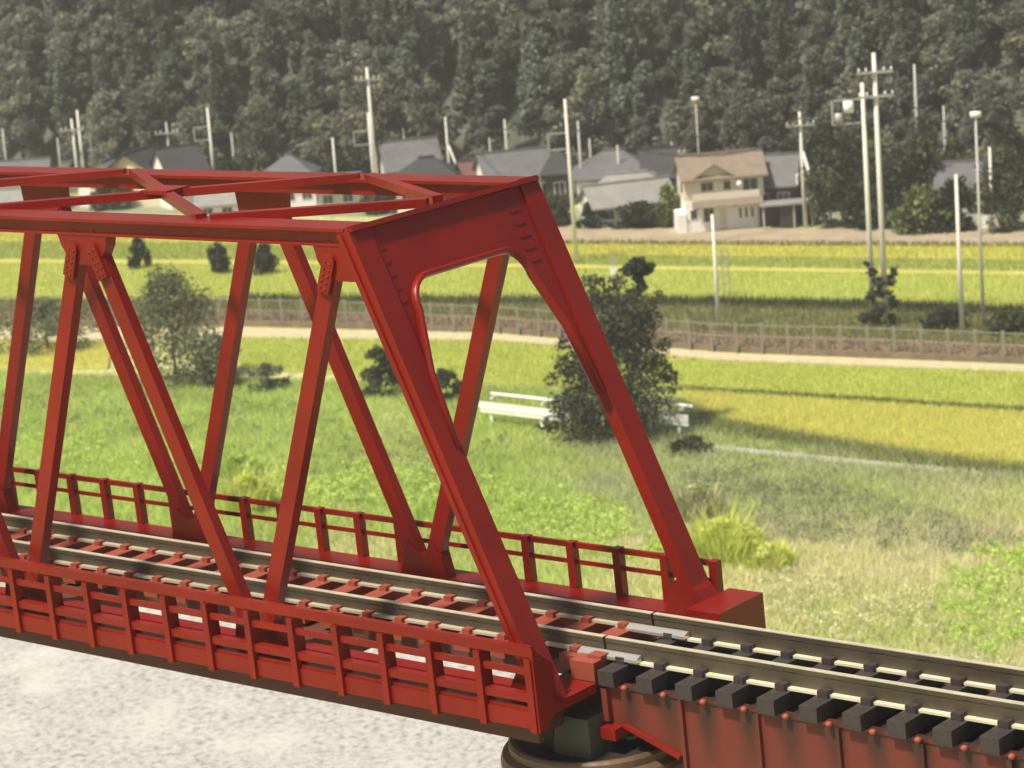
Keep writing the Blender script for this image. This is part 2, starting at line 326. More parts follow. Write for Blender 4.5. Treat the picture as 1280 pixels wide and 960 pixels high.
# ------------------------------------------------------------------ forest on the hillside
FPAL = [(0.215, 0.228, 0.200), (0.245, 0.262, 0.225), (0.285, 0.298, 0.255), (0.225, 0.232, 0.212), (0.31, 0.32, 0.27), (0.255, 0.272, 0.228)]  # leaf tones greyed and lightened to stand in for haze
TINT = [(.82, .84, .80), (.94, .92, .78), (.68, .75, .74), (.82, .90, .76), (.70, .80, .75), (.94, .94, .84), (.62, .69, .64), (.80, .80, .76)]
def forest_mesh(kind, seed):
    g = random.Random(seed); cl = []
    if kind == 0:       # cedar: stacked tapering clumps
        h = 12.0
        for k in range(60):
            z = g.uniform(.12, 1); rad = (1-z)*2.3+.35; a = g.uniform(0, 6.28); rr = g.uniform(.3, 1)*rad
            cl.append((math.cos(a)*rr, math.sin(a)*rr, z*h, .55, .55, .72))
    else:
        h = 10.0
        for k in range(55):
            a = g.uniform(0, 6.28); z = g.uniform(.2, .95); k2 = math.sqrt(max(.05, 1-(2*z-1)**2)); rr = g.random()**.5*3.0*k2
            s = g.uniform(.8, 1.35); cl.append((math.cos(a)*rr, math.sin(a)*rr, z*h, .72*s, .72*s, .62*s))
    v, f, c = leaf_cloud(cl, 4600, 0.27, [tuple(x*t for x, t in zip(q, TINT[seed % 8])) for q in FPAL], 0.2, seed)
    me = np_mesh(v, f, c); me.materials.append(M['forestleaf']); me.materials.append(M['bark'])
    bm = bmesh.new(); bm.from_mesh(me); n0 = len(bm.faces)
    add_tube(bm, (0, 0, -1), (0, 0, h*.8), .22, .07, 6); bm.faces.ensure_lookup_table()
    for fc in bm.faces[n0:]: fc.material_index = 1
    bm.to_mesh(me); bm.free(); return me
FME = [forest_mesh(k % 2, 100+k) for k in range(8)]
FL = 'grey-green tree massed with others in the forest on the hillside'
fpos = []
for row, dy in enumerate(np.arange(3, 62, 4.6)):
    x = -92+(row % 2)*2.8
    while x < 96:
        xx = x+random.uniform(-1.6, 1.6); yy = float(fbase(xx))+dy+random.uniform(-1.6, 1.6)
        if abs(xx) < yy*0.19+7: fpos.append((xx, yy))
        x += 6.0+0.03*dy
while len(fpos) > 300: fpos.pop(random.randrange(len(fpos)//2, len(fpos)))
for xx, yy in fpos:
    o = obj('forest_tree', random.choice(FME)); o.location = (xx, yy, float(hill(np.array(xx), np.array(yy)))-.4)
    s = random.uniform(1.0, 1.4); o.scale = (s*random.uniform(.9, 1.15), s*random.uniform(.9, 1.15), s*random.uniform(.85, 1.2)); o.rotation_euler = (0, 0, random.uniform(0, 6.28))
    tag(o, FL, 'tree', 'forest trees on the hillside')
# ================================================================== HOUSES
def hb(par, name, m, x0, x1, y0, y1, z0, z1, parent=None):
    return obj(name, box_me(x0, x1, y0, y1, z0, z1), M[m], parent or par)
def window(par, x0, x1, z0, z1, yf, frame='white'):
    f = hb(par, 'window', frame, x0, x1, yf-.06, yf+.02, z0, z1)
    n = 2 if x1-x0 > .9 else 1; s = (x1-x0-.16)/n
    for k in range(n):
        hb(par, 'pane', 'glass', x0+.08+k*s+(.03 if k else 0), x0+.08+(k+1)*s-(.03 if k < n-1 else 0), yf-.075, yf-.055, z0+.08, z1-.08, f)
    return f
def gable_roof(par, m, w, d, z, h, ov=.6, t=.18, x=0, y=0, cap=True):
    """ridge along x"""
    hw, hd = w/2+ov*.7, d/2+ov; e = -ov*h/(d/2)
    bm = bmesh.new()
    for s in (-1, 1):
        add_hex(bm, [(x-hw, y+s*hd, z+e), (x+hw, y+s*hd, z+e), (x+hw, y, z+h), (x-hw, y, z+h), (x-hw, y+s*hd, z+e+t), (x+hw, y+s*hd, z+e+t), (x+hw, y, z+h+t), (x-hw, y, z+h+t)])
    r = obj('roof', fin(bm), M[m], par)
    if cap: hb(par, 'ridge_cap', m, x-hw-.05, x+hw+.05, y-.18, y+.18, z+h+t*.6, z+h+t+.16, r)
    return r
def gable_walls(par, m, w, d, z0, z1, h, name='wall'):
    bm = bmesh.new(); add_prism(bm, [(-w/2, -d/2, z0), (-w/2, d/2, z0), (-w/2, d/2, z1), (-w/2, 0, z1+h), (-w/2, -d/2, z1)], (w, 0, 0)); return obj(name, fin(bm), M[m], par)
def hip_roof(par, m, w, d, z, h, ov=.7, t=.16):
    hw, hd = w/2+ov, d/2+ov; rl = max(.2, w/2-d/2*.7)
    bm = bmesh.new(); b = [bm.verts.new(p) for p in ((-hw, -hd, z), (hw, -hd, z), (hw, hd, z), (-hw, hd, z))]; b2 = [bm.verts.new((v.co.x, v.co.y, z+t)) for v in b]
    r = [bm.verts.new((-rl, 0, z+h)), bm.verts.new((rl, 0, z+h))]
    bm.faces.new(b[::-1])
    for i in range(4): bm.faces.new((b[i], b[(i+1) % 4], b2[(i+1) % 4], b2[i]))
    bm.faces.new((b2[0], b2[1], r[1], r[0])); bm.faces.new((b2[1], b2[2], r[1])); bm.faces.new((b2[2], b2[3], r[0], r[1])); bm.faces.new((b2[3], b2[0], r[0]))
    ro = obj('roof', fin(bm), M[m], par); hb(par, 'ridge_cap', m, -rl-.1, rl+.1, -.2, .2, z+h-.1, z+h+.22, ro); return ro
def house(name, label, cx, py, wpx, d, wall_h, roof_h, rot=0, roof='gable', rm='greyroof', wm='white', nwin=3, cat='house', ov=.6, floors=1):
    p = gp(cx, py); w = wpx/px_m(p.y); o = empty(name, p, rot); tag(o, label, cat)
    if roof == 'gable': gable_walls(o, wm, w, d, -.3, wall_h, roof_h); gable_roof(o, rm, w, d, wall_h, roof_h, ov)
    else: hb(o, 'wall', wm, -w/2, w/2, -d/2, d/2, -.3, wall_h+.1); hip_roof(o, rm, w, d, wall_h, roof_h, ov)
    fh = wall_h/floors
    for fl in range(floors):
        for k in range(nwin):
            x = -w/2+w*(k+.5)/nwin; window(o, x-.65, x+.65, fl*fh+fh*.32, fl*fh+fh*.78, -d/2)
    return o, w
# main beige house
p = gp(903, 281); mh = empty('house', p, math.radians(3)); tag(mh, 'two-storey beige and white house with brown tiled roof and gabled dormer', 'house')
w, d = 8.3, 6.0
hb(mh, 'lower_wall', 'white', -w/2, w/2-.35, -d/2, d/2, -.4, 3.2); hb(mh, 'upper_wall', 'beige', -w/2, w/2, -d/2+.05, d/2, 3.2, 5.75)
bm = bmesh.new(); add_prism(bm, [(-w/2, -d/2+.05, 5.75), (-w/2, d/2, 5.75), (-w/2, .02, 7.4)], (w, 0, 0)); obj('gable_wall', fin(bm), M['beige'], mh)
gable_roof(mh, 'brownroof', w, d, 5.7, 1.75, .65)
# dormer
bm = bmesh.new(); add_prism(bm, [(-3.3, -d/2-.12, 4.3), (1.2, -d/2-.12, 4.3), (1.2, -d/2-.12, 5.5), (-1.05, -d/2-.12, 6.75), (-3.3, -d/2-.12, 5.5)], (0, 2.2, 0)); obj('dormer_wall', fin(bm), M['beige'], mh)
bm = bmesh.new()
for s in (-1, 1):
    add_hex(bm, [(-1.05+s*2.7, -d/2-.5, 5.18), (-1.05, -d/2-.5, 6.76), (-1.05, -d/2+2.4, 6.76), (-1.05+s*2.7, -d/2+2.4, 5.18), (-1.05+s*2.7, -d/2-.5, 5.4), (-1.05, -d/2-.5, 6.98), (-1.05, -d/2+2.4, 6.98), (-1.05+s*2.7, -d/2+2.4, 5.4)])
obj('dormer_roof', fin(bm), M['brownroof'], mh)
window(mh, -2.5, -1.1, 4.15, 5.15, -d/2-.12, 'beige'); window(mh, -.15, .75, 4.15, 5.15, -d/2-.12, 'beige'); window(mh, 1.9, 3.6, 3.75, 5.2, -d/2+.05)
hb(mh, 'balcony_parapet', 'beige', -3.5, 3.5, -d/2-1.0, -d/2-.86, 3.35, 4.05); hb(mh, 'balcony_floor', 'beige', -3.5, 3.5, -d/2-.86, -d/2, 3.1, 3.3)
obj('canopy', prism_me([(-3.6, -d/2-1.6, 2.72), (-3.6, -d/2-1.02, 3.32), (-3.6, -d/2-1.02, 3.18), (-3.6, -d/2-1.6, 2.60)], (7.4, 0, 0)), M['brownroof'], mh)
window(mh, -2.35, -1.2, .9, 2.5, -d/2, 'beige'); dr = hb(mh, 'door', 'beige', -.6, .1, -d/2-.05, -d/2+.02, 0, 2.1); hb(mh, 'handle', 'metal', -.02, .04, -d/2-.11, -d/2-.05, .95, 1.1, dr)
for k in range(3): window(mh, 1.35+k*.62, 1.75+k*.62, 1.0, 2.2, -d/2)
hb(mh, 'side_porch_wall', 'white', -w/2-.9, -w/2-.02, -d/2-.3, d/2-2, -.4, 2.0)
for k in range(7): hb(mh, 'porch_slat', 'white', -w/2+.1+k*.34, -w/2+.26+k*.34, -d/2-.75, -d/2-.68, -.9, 1.1)
window(mh, -3.75, -2.9, 1.3, 2.4, -d/2)
sw = obj('side_window', box_me(-w/2-.07, -w/2+.02, -1.6, -.4, 4.0, 5.3), M['timber'], mh); hb(mh, 'pane', 'glass', -w/2-.09, -w/2-.068, -1.5, -.5, 4.1, 5.2, sw)
bm = bmesh.new(); bmesh.ops.create_cone(bm, cap_ends=True, segments=16, radius1=.28, radius2=.05, depth=.15, matrix=Matrix.Translation((1.5, -d/2-.9, 4.85)) @ Matrix.Rotation(math.radians(70), 4, 'X')); obj('satellite_dish', fin(bm), M['white'], mh)
# dark-roofed house and lean-to right of it
o, w2 = house('house', 'dark grey tiled house with white gable trim, right beside the beige house', 974, 272, 52, 7, 4.2, 2.4, math.radians(-14), rm='greyroof', wm='timber', nwin=2)
hb(o, 'lower_roof', 'darkroof', -w2/2-.5, w2/2-1, -4.7, -3.4, 2.35, 2.6); hb(o, 'gable_trim', 'white', w2/2+.35, w2/2+.5, -3.9, -2.2, 4.0, 5.0)
p = gp(985, 283); s = empty('open_shed', p, 0); tag(s, 'dark open timber shed at the foot of the braced pole', 'shed')
hb(s, 'shed_roof', 'paleroof', -2.9, 4.2, -1.6, 1.6, 2.45, 2.62); hb(s, 'back_wall', 'timber', -2.8, 2.6, .9, 1.1, 0, 2.44); hb(s, 'side_wall', 'timber', -.9, .4, -1.2, -.9, .1, 2.3)
for x in (-2.6, .55, 2.4): hb(s, 'post', 'polegrey', x-.09, x+.09, -1.4, -1.22, 0, 2.44)
# village houses, left to right
house('house', 'low grey-roofed house at the left edge under the forest', 20, 258, 92, 8, 3.2, 2.4, 0, rm='greyroof', wm='white', nwin=4)
house('shed', 'long pale shed roof seen between the left top bracing', 0, 268, 76, 5, 1.6, 1.2, 0, rm='paleroof', wm='white', nwin=3, cat='shed')
o, w2 = house('house', 'cream-gabled house with dark roof left of the white gable wing', 178, 254, 62, 9, 3.6, 2.8, math.radians(70), rm='darkroof', wm='cream', nwin=2, ov=.8)
house('house', 'small white gabled house beside the twin poles on the left', 138, 256, 26, 7, 3.4, 2.0, math.radians(75), rm='greyroof', wm='white', nwin=1)
house('house', 'dark blue-roofed house with white gable next to the cream gable', 228, 256, 50, 7, 4.4, 2.6, math.radians(24), rm='darkroof', wm='white', nwin=3)
house('house', 'pale shed roof glimpsed under the far top chord at left centre', 288, 268, 74, 6, 1.8, 1.3, 0, rm='paleroof', wm='white', nwin=3)
house('house', 'blue-grey hipped house alone right of the dark blue roof', 366, 256, 66, 8, 3.4, 2.6, 0, 'hip', rm='greyroof', wm='white', nwin=3)
house('house', 'low pale-roofed outbuilding right of the blue-grey hipped house', 425, 258, 50, 5, 2.4, 1.2, 0, rm='paleroof', wm='beige', nwin=2, cat='shed')
house('house', 'grey-roofed white house behind the black hipped roof', 516, 248, 66, 8, 4.2, 2.6, math.radians(8), rm='greyroof', wm='white', nwin=3)
house('house', 'black hipped-roof house right of the tall twin pole', 538, 259, 80, 8, 3.2, 2.6, 0, 'hip', rm='darkroof', wm='white', nwin=3)
house('house', 'small house with dull red roof between black and grey roofs', 590, 254, 24, 6, 2.8, 2.0, math.radians(20), rm='redroof', wm='timber', nwin=1)
house('house', 'long grey-roofed house with white gable end above the portal corner', 645, 255, 84, 8, 3.4, 2.6, math.radians(12), rm='greyroof', wm='white', nwin=4)
house('house', 'dark-roofed barn between the two long grey houses', 700, 252, 34, 7, 3.6, 2.4, 0, 'hip', rm='darkroof', wm='timber', nwin=1)
house('house', 'wide grey hipped-roof house behind the pale-roofed one', 770, 258, 92, 9, 3.8, 2.6, 0, 'hip', rm='greyroof', wm='white', nwin=4)
house('house', 'dark-roofed house tucked left of the beige house', 826, 256, 40, 7, 3.8, 2.4, 0, 'gable', rm='darkroof', wm='timber', nwin=2)
house('house', 'pale-roofed farmhouse in front of the wide grey hipped house', 788, 266, 96, 6, 2.6, 1.8, 0, 'hip', rm='paleroof', wm='beige', nwin=4)
house('house', 'low barn with weathered roof and small white gable end behind the hedge', 785, 276, 104, 5.5, 2.4, 1.7, math.radians(14), rm='paleroof', wm='white', nwin=3, cat='barn')
house('house', 'grey house half hidden by trees at the right edge', 1205, 266, 56, 7, 3.4, 1.8, math.radians(-15), rm='greyroof', wm='polegrey', nwin=3)
house('house', 'tiny pale house high among the trees right of the double pole', 1128, 226, 26, 5, 2.6, 1.4, math.radians(20), rm='paleroof', wm='white', nwin=1)

# ================================================================== POLES
def pole(label, top, base, wpx=5.0, Y=None, conc='concrete', fit='', name='utility_pole', cat='pole', par=None):
    b = gp(*base) if Y is None else at_depth(base[0], base[1], Y)
    t = at_depth(top[0], top[1], b.y); h = t.z-b.z; r = wpx*.88/px_m(b.y)/2
    o = empty(name, b); tag(o, label, cat, 'utility poles')
    obj('shaft', tube_me((0, 0, -.5), (0, 0, h), r*1.1, r*.62, 10), M[conc], o)
    if 'x' in fit:
        for z in ((h-1.6, h-3.6) if 'X' in fit else (h-1.4,)):
            a = obj('crossarm', box_me(-1.5, 1.5, -.14-r, -r*.5, z-.09, z+.09), M['metal'], o)
            for x in (-1.35, -.75, .75, 1.35): obj('insulator', tube_me((x, -.1-r, z+.09), (x, -.1-r, z+.42), .09, .06, 6), M['white'], a)
    if 'f' in fit:      # wire bracket frame on the left
        z = h*0.80; bm = bmesh.new()
        for q in (z, z-1.6): add_box(bm, -1.9, -r*.4, -.08, .08, q-.07, q+.07)
        add_box(bm, -1.98, -1.82, -.08, .08, z-1.75, z+.15); obj('wire_bracket', fin(bm), M['metal'], o)
    if 't' in fit:      # transformer can
        z = h-1.9; obj('transformer', tube_me((-1.25, 0, z-.5), (-1.25, 0, z+.45), .42, .42, 12), M['white'], o)
        bm = bmesh.new(); add_box(bm, -2.6, -.2, -.07, .07, z+.5, z+.62); add_box(bm, -2.6, -.2, -.07, .07, z-1.5, z-1.38); add_box(bm, -2.68, -2.52, -.07, .07, z-1.5, z+.62); obj('wire_bracket', fin(bm), M['metal'], o)
        obj('transformer', tube_me((-2.1, 0, z-1.36), (-2.1, 0, z-.5), .34, .34, 12), M['metal'], o)
    if 'l' in fit:      # lamp head
        obj('lamp_head', tube_me((-.42, 0, h-.2), (.42, 0, h-.2), .24, .24, 10), M['white'], o)
    if 'b' in fit:
        obj('brace', tube_me((2.2, -.3, -.3), (.1, 0, h*.66), r*.95, r*.7, 8), M[conc], o)
    if 'r' in fit:      # rungs
        for k in range(7): obj('step_rung', box_me(-.32, .32, -.05, .05, h*.45+k*.9, h*.45+k*.9+.08), M['metal'], o)
    return Vector((b.x, b.y, t.z)), o
PT = {}
PT['A'], _ = pole('tallest pole above the left truss, rising beside a shorter one', (462, 84), (473, 250), 6, fit='x')
pole('shorter pole with wire bracket right against the tallest left pole', (465, 140), (470, 254), 5, fit='f')
PT['B'], _ = pole('pole with wire bracket standing right of the dark blue roof', (266, 134), (271, 252), 5, fit='f')
PT['C'], _ = pole('taller of the two poles close together at far left', (104, 137), (109, 252), 5)
pole('shorter of the two poles close together at far left', (95, 148), (101, 254), 4.5, fit='x')
pole('short pole at the left edge above the low grey roof', (10, 160), (13, 246), 3.5, conc='polegrey')
pole('thin pole behind the cream-gabled house', (214, 152), (217, 244), 4, conc='polegrey', fit='x')
pole('thin pole right of the bracketed left pole', (294, 165), (297, 246), 3.5, conc='polegrey')
pole('pole standing right of the blue-grey hipped house', (418, 172), (423, 254), 4)
pole('stub pole left of the twin poles at far left', (78, 172), (80, 246), 3, conc='polegrey')
pole('stub pole just right of the twin poles at far left', (119, 165), (121, 250), 3, conc='polegrey')
pole('thin pole behind the black hipped roof', (508, 160), (511, 244), 3, conc='polegrey')
PT['D'], _ = pole('braced white pole right of the black hipped roof', (560, 146), (565, 250), 4, fit='b')
pole('stub pole between red roof and long grey roof', (615, 172), (617, 244), 3, conc='polegrey')
pole('pale pole rising behind the long grey-roofed house', (634, 149), (638, 246), 5, conc='polegrey')
PT['E'], _ = pole('tall pole right of the portal corner standing in the rice', (704, 124), (721, 332), 6, fit='f')
pole('grey pole just right of the tall portal-corner pole', (725, 151), (730, 262), 4.5, conc='polegrey')
pole('short grey pole in front of the wide hipped house', (773, 180), (777, 262), 4, conc='polegrey')
pole('stub pole over the wide hipped house', (740, 173), (742, 250), 3.5, conc='polegrey')
pole('thin crossarmed pole above the roof left of the beige house', (841, 177), (844, 250), 3, conc='polegrey', fit='x')
pole('slim lamp pole with white lamp above the beige house', (874, 121), (877, 250), 3, conc='polegrey', fit='l', cat='lamp pole')
PT['F'], _ = pole('braced white pole right of the beige house', (993, 140), (1007, 285), 6, fit='bx')
PT['G'], _ = pole('pole with white transformer, left of the tallest double-arm pole', (1070, 104), (1092, 406), 8.5, fit='t')
PT['H'], _ = pole('tallest pole with double crossarms on the right', (1092, 66), (1108, 409), 9, fit='xX')
pole('bare pole standing against the forest right of the double-arm pole', (1145, 80), (1150, 246), 5, conc='polegrey')
pole('short pole among the trees left of the lamp pole', (1181, 132), (1184, 246), 4, conc='polegrey')
pole('stout short white pole by the verge on the right', (1194, 218), (1203, 417), 7.5)
PT['I'], _ = pole('slim pole with white lamp on the right', (1218, 140), (1230, 420), 5, conc='polegrey', fit='lr', cat='lamp pole')
_, o = pole('pole with white sign box at the right edge', (1236, 184), (1241, 291), 5.5)
obj('sign_box', box_me(-1.5, 1.3, -.5, -.3, .6, 1.9), M['white'], o)
pole('lone white pole in the rice below the beige house', (889, 268), (899, 413), 6.5, fit='')
b = gp(909, 372); an = empty('signal_ladder', b); tag(an, 'pale ladder-like signal frame right of the lone rice-field pole', 'signal')
for x in (-.28, .28): obj('upright', box_me(x-.05, x+.05, -.05, .05, -.2, 4.6), M['metal'], an)
for k in range(6): obj('rung', box_me(-.23, .23, -.04, .04, .5+k*.75, .6+k*.75), M['metal'], an)
b = gp(768, 352); sg = empty('field_sign', b); tag(sg, 'small white sign on a post in the rice by the climber-topped tree', 'sign')
obj('post', box_me(-.05, .05, -.05, .05, -.3, 1.5), M['metal'], sg); obj('panel', box_me(-.35, .35, -.1, -.06, .7, 1.5), M['white'], sg); obj('lamp', box_me(-.22, .22, -.16, .1, 1.65, 2.5), M['metal'], sg)
def cable(label, a, b, sag, r=.060):
    n = 20; bm = bmesh.new(); prev = None
    for k in range(n+1):
        t = k/n; q = a.lerp(b, t); q.z -= sag*4*t*(1-t)
        if prev is not None: add_tube(bm, prev, q, r, r, 5)
        prev = q
    tag(obj('power_cable', fin(bm, 0, True), M['cable']), label, 'cable', 'overhead cables')
dn = lambda v, z: v-Vector((0, 0, z))
cable('dark cable strung between the far left twin pole and the bracketed pole', dn(PT['C'], .4), dn(PT['B'], .4), 1.2)
cable('dark cable from the bracketed left pole to the tallest left pole', dn(PT['B'], .4), dn(PT['A'], 1.4), 2.0)
cable('dark cable from the tallest left pole to the braced white pole', dn(PT['A'], 1.4), dn(PT['D'], .4), 1.2)
cable('dark cable from the portal-corner pole to the braced pole by the beige house', dn(PT['E'], .4), dn(PT['F'], .6), 2.6)
cable('dark cable running off the left edge from the far left twin pole', dn(PT['C'], .4), PT['C']+Vector((-40, 4, -.4)), 1.2)
cable('lower dark cable from the bracketed left pole to the tallest left pole', dn(PT['B'], 2.4), dn(PT['A'], 4.4), 2.0)
cable('dark cable from the braced white left pole to the portal-corner pole', dn(PT['D'], .4), dn(PT['E'], .6), 1.8)
cable('lower dark cable from the portal-corner pole to the braced pole by the beige house', dn(PT['E'], 2.6), dn(PT['F'], 2.4), 2.6)
cable('dark cable running off the right edge from the lamp pole', dn(PT['I'], .8), PT['I']+Vector((35, -3, -.5)), 1.0)
cable('dark cable from the braced pole to the transformer pole', dn(PT['F'], .6), dn(PT['G'], .6), 1.5)
cable('dark cable from the double-arm pole to the lamp pole at right', dn(PT['H'], 1.4), dn(PT['I'], .8), 1.5)

# ================================================================== FENCE ALONG THE TRACK BED
fl = [gp(250, 404), gp(440, 409), (gp(620, 416)), gp(760, 428), gp(900, 440), gp(1100, 446), gp(1330, 456)]
fence = empty('trackside_fence', fl[0]); tag(fence, 'long grey post-and-rail fence beside the track bed', 'fence')
pm = box_me(-.11, .11, -.07, .07, -.2, 2.3); tot = 0; step = 2.28
for a, b in zip(fl[:-1], fl[1:]):
    v = b-a; L_ = v.length; s = -tot % step
    while s < L_:
        q = a+v*(s/L_)-fl[0]; o = obj('fence_post', pm, M['fence'], fence); o.location = (q.x, q.y-.35, .3); s += step
    tot += L_
    for z in (1.15, 2.1):
        bm = bmesh.new(); add_tube(bm, a-fl[0]+Vector((0, -.35, z+.3)), b-fl[0]+Vector((0, -.35, z+.3)), .04, .04, 5); obj('fence_rail', fin(bm), M['fence'], fence)
# ================================================================== GUARDRAILS
def guard(label, a, b, posts, ret=False):
    pa, pb = gp(*a), gp(*b); v = pb-pa; L_ = v.length; g = empty('guardrail', pa, math.atan2(v.y, v.x)); tag(g, label, 'guardrail', 'white guardrails')
    obj('wide_beam', box_me(-.3, L_+.3, -.10, .02, .95, 1.75), M['white'], g)
    obj('wide_beam_rib', box_me(-.3, L_+.3, -.14, -.101, 1.22, 1.45), M['white'], g)
    obj('top_tube', tube_me((.3, .7, 2.25), (L_+.2, .7, 2.25), .13, .13, 8), M['white'], g)
    for s in posts: obj('post', box_me(s*L_-.12, s*L_+.12, .03, .2, -.2, 1.7), M['white'], g)
    for s in posts: obj('bracket', box_me(s*L_-.07, s*L_+.07, .2, .72, 1.9, 2.1), M['white'], g)
guard('white roadside guardrail left of the dark leafy tree', (606, 530), (712, 543), (.08, .68))
guard('white roadside guardrail right of the dark leafy tree', (800, 541), (858, 548), (.2, .85))
# ================================================================== TREES AND BUSHES
DK = [(.020, .028, .016), (.030, .040, .022), (.045, .058, .030), (.065, .080, .040), (.034, .040, .030)]
GB = [(.12, .145, .075), (.17, .195, .10), (.22, .245, .13), (.14, .16, .095), (.24, .25, .14)]
MG = [(.055, .075, .030), (.08, .10, .045), (.045, .06, .03), (.11, .13, .055)]
BR = [(.10, .13, .04), (.15, .19, .06), (.20, .24, .08)]
def pclumps(lst, Y, b):        # clumps given on the plane of the tree at depth Y: (px, py, rx_px, ry_px)
    out = []; k = px_m(Y)
    for (x, y, rx, ry) in lst:
        q = at_depth(x, y, Y)-b; out.append((q.x, random.uniform(-1, 1)*rx/k*.8, q.z, rx/k, rx/k, ry/k))
    return out
DK2 = DK+[(.10, .12, .06), (.14, .155, .085)]
b = gp(770, 548); g = random.Random(3); lst = [(700, 505, 18, 14), (838, 470, 12, 10), (690, 475, 10, 10), (702, 430, 12, 10), (830, 430, 12, 10), (715, 400, 12, 12), (740, 352, 14, 10), (772, 350, 12, 12), (690, 530, 20, 12), (822, 372, 8, 10), (768, 500, 60, 40), (735, 500, 40, 38), (800, 490, 42, 36), (770, 450, 55, 40), (745, 440, 42, 40), (800, 440, 32, 34), (760, 400, 44, 36), (785, 405, 38, 34), (752, 370, 30, 22), (790, 380, 26, 26), (722, 470, 24, 28), (826, 462, 20, 18), (720, 520, 30, 26), (785, 528, 30, 20), (705, 455, 16, 16), (812, 395, 18, 16), (735, 535, 40, 16)]
T1 = plant('leafy_tree', 'dense dark green tree standing between the two white guardrails', 'tree', b, pclumps(lst, b.y, b), 15000, .17, DK2, 9.5, .2, seed=5)
b2 = gp(790, 548); b2.y += .6; lst = [(797, 330, 13, 9), (785, 338, 8, 8), (808, 338, 8, 7), (797, 346, 9, 7), (802, 358, 8, 8), (793, 366, 7, 8), (815, 333, 5, 4)]
plant('climber_top', 'leafy climber sprig rising above the dense dark tree', 'shrub', b2, pclumps(lst, b2.y, b2), 1500, .18, DK, 12.2, .07, seed=6, crown='foliage')
def bush(label, px, py, wpx, hpx, pal, n, seed, name='bush', cat='bush', size=.2, group=None, r0=.3, clum=34, th=None):
    p = gp(px, py); k = px_m(p.y); w_, h_ = wpx/k, hpx/k
    return plant(name, label, cat, p, blob_clumps(w_, h_, w_*.8, clum, seed, .12 if cat == 'tree' else 0.0, r0), n, size, pal, th or h_*.6, max(.05, w_*.02), group, seed, crown='crown' if cat == 'tree' else 'foliage')
bush('large grey-green bush seen through the left truss panel', 222, 480, 150, 158, GB, 9000, 21, size=.17, r0=.26, clum=60)
bush('dark low bush behind the near left diagonal', 60, 440, 150, 75, GB, 4500, 22, size=.17, r0=.22, clum=50)
bush('grey bush at the foot of the large grey-green bush', 275, 485, 60, 80, GB, 3000, 23)
bush('low dark shrub under the second truss panel', 338, 490, 62, 40, GB, 2000, 24, size=.15, r0=.2, clum=40)
bush('dark round shrub seen left of the near end post', 476, 497, 62, 74, MG, 3000, 25, size=.16, r0=.2, clum=40)
bush('dark shrub seen just right of the near end post', 558, 502, 50, 46, MG, 2000, 26, size=.16, r0=.2, clum=36)
bush('small dark tree in the far rice at the left', 175, 338, 30, 46, DK, 1600, 27, 'small_tree', 'tree', th=3)
bush('small dark tree in the far rice with a pale gap, left of centre', 275, 345, 28, 52, DK, 1600, 28, 'small_tree', 'tree', th=3)
bush('small dark tree beside the far diagonal', 333, 345, 36, 46, DK, 1800, 29, 'small_tree', 'tree', th=3)
b3 = gp(1100, 409); lst = [(1082, 330, 5, 4), (1090, 340, 7, 6), (1098, 352, 10, 8), (1112, 350, 8, 9), (1118, 340, 5, 6), (1104, 366, 11, 8), (1090, 372, 7, 7), (1116, 378, 7, 8), (1100, 384, 12, 7), (1094, 396, 12, 8), (1112, 398, 10, 7), (1080, 398, 9, 6)]
plant('creeper', 'ragged dark creeper climbing between the transformer pole and the double-arm pole', 'shrub', b3, pclumps(lst, b3.y, b3), 1300, .22, DK2, 4.5, .06, seed=30, crown='foliage')
bush('dark low hedge clump right of the double-arm pole', 1180, 412, 60, 30, DK, 1800, 32)
bush('dark weedy clump at the right edge of the verge', 1262, 418, 60, 34, MG, 1800, 33)
bush('dark brush spilling right from the foot of the dense tree', 866, 566, 60, 22, MG, 2000, 34)
# shrubs and trees round the village
vs = [(690, 282, 60, 46, MG, 'green hedge bush below the portal-corner roofs'), (745, 284, 50, 34, DK, 'dark hedge bush left of the low barn door'), (800, 284, 66, 36, DK, 'dark hedge bush in front of the low barn'),
      (838, 284, 34, 62, BR, 'yellowish shrub left of the beige house'), (858, 276, 26, 70, MG, 'mid green shrub touching the beige house wall'), (1040, 286, 80, 110, MG, 'broad dark tree right of the braced pole'),
      (1095, 284, 90, 90, DK, 'dark tree behind the transformer pole'), (1150, 290, 80, 60, BR, 'bright green bush low between the right-hand poles'), (1150, 270, 80, 130, MG, 'tall tree behind the bright green bush'),
      (1255, 288, 80, 120, MG, 'olive tree at the right edge of the frame'), (1195, 288, 64, 70, DK, 'dark bush below the half-hidden grey house'), (1040, 262, 70, 130, DK, 'tall dark tree behind the broad dark tree'),
      (290, 256, 60, 60, DK, 'dark tree between the bracketed pole and the blue-grey roof'), (140, 262, 60, 52, MG, 'green shrub in front of the small white gable'), (425, 250, 70, 62, DK, 'dark tree behind the low pale outbuilding'),
      (480, 266, 60, 40, MG, 'green hedge below the tallest left pole'), (60, 262, 60, 34, MG, 'low green hedge below the low grey roof at left'), (560, 264, 70, 30, MG, 'low hedge in front of the black hipped house'), (1100, 240, 60, 80, GB, 'pale grey-green tree by the tiny pale house'), (1235, 246, 90, 70, GB, 'pale tree behind the half-hidden grey house'), (985, 250, 80, 80, DK, 'dark tree rising behind the dark-roofed house and braced pole'), (1075, 258, 80, 110, MG, 'mid green tree behind the transformer'), (1130, 262, 70, 90, DK, 'dark tree between the double-arm pole and the grey house'), (1190, 256, 80, 100, MG, 'mid green tree behind the stout short pole'), (1270, 262, 70, 110, DK, 'dark tree at the right edge behind the olive tree'), (900, 244, 90, 60, MG, 'mid green tree peeking over the beige house roof')]
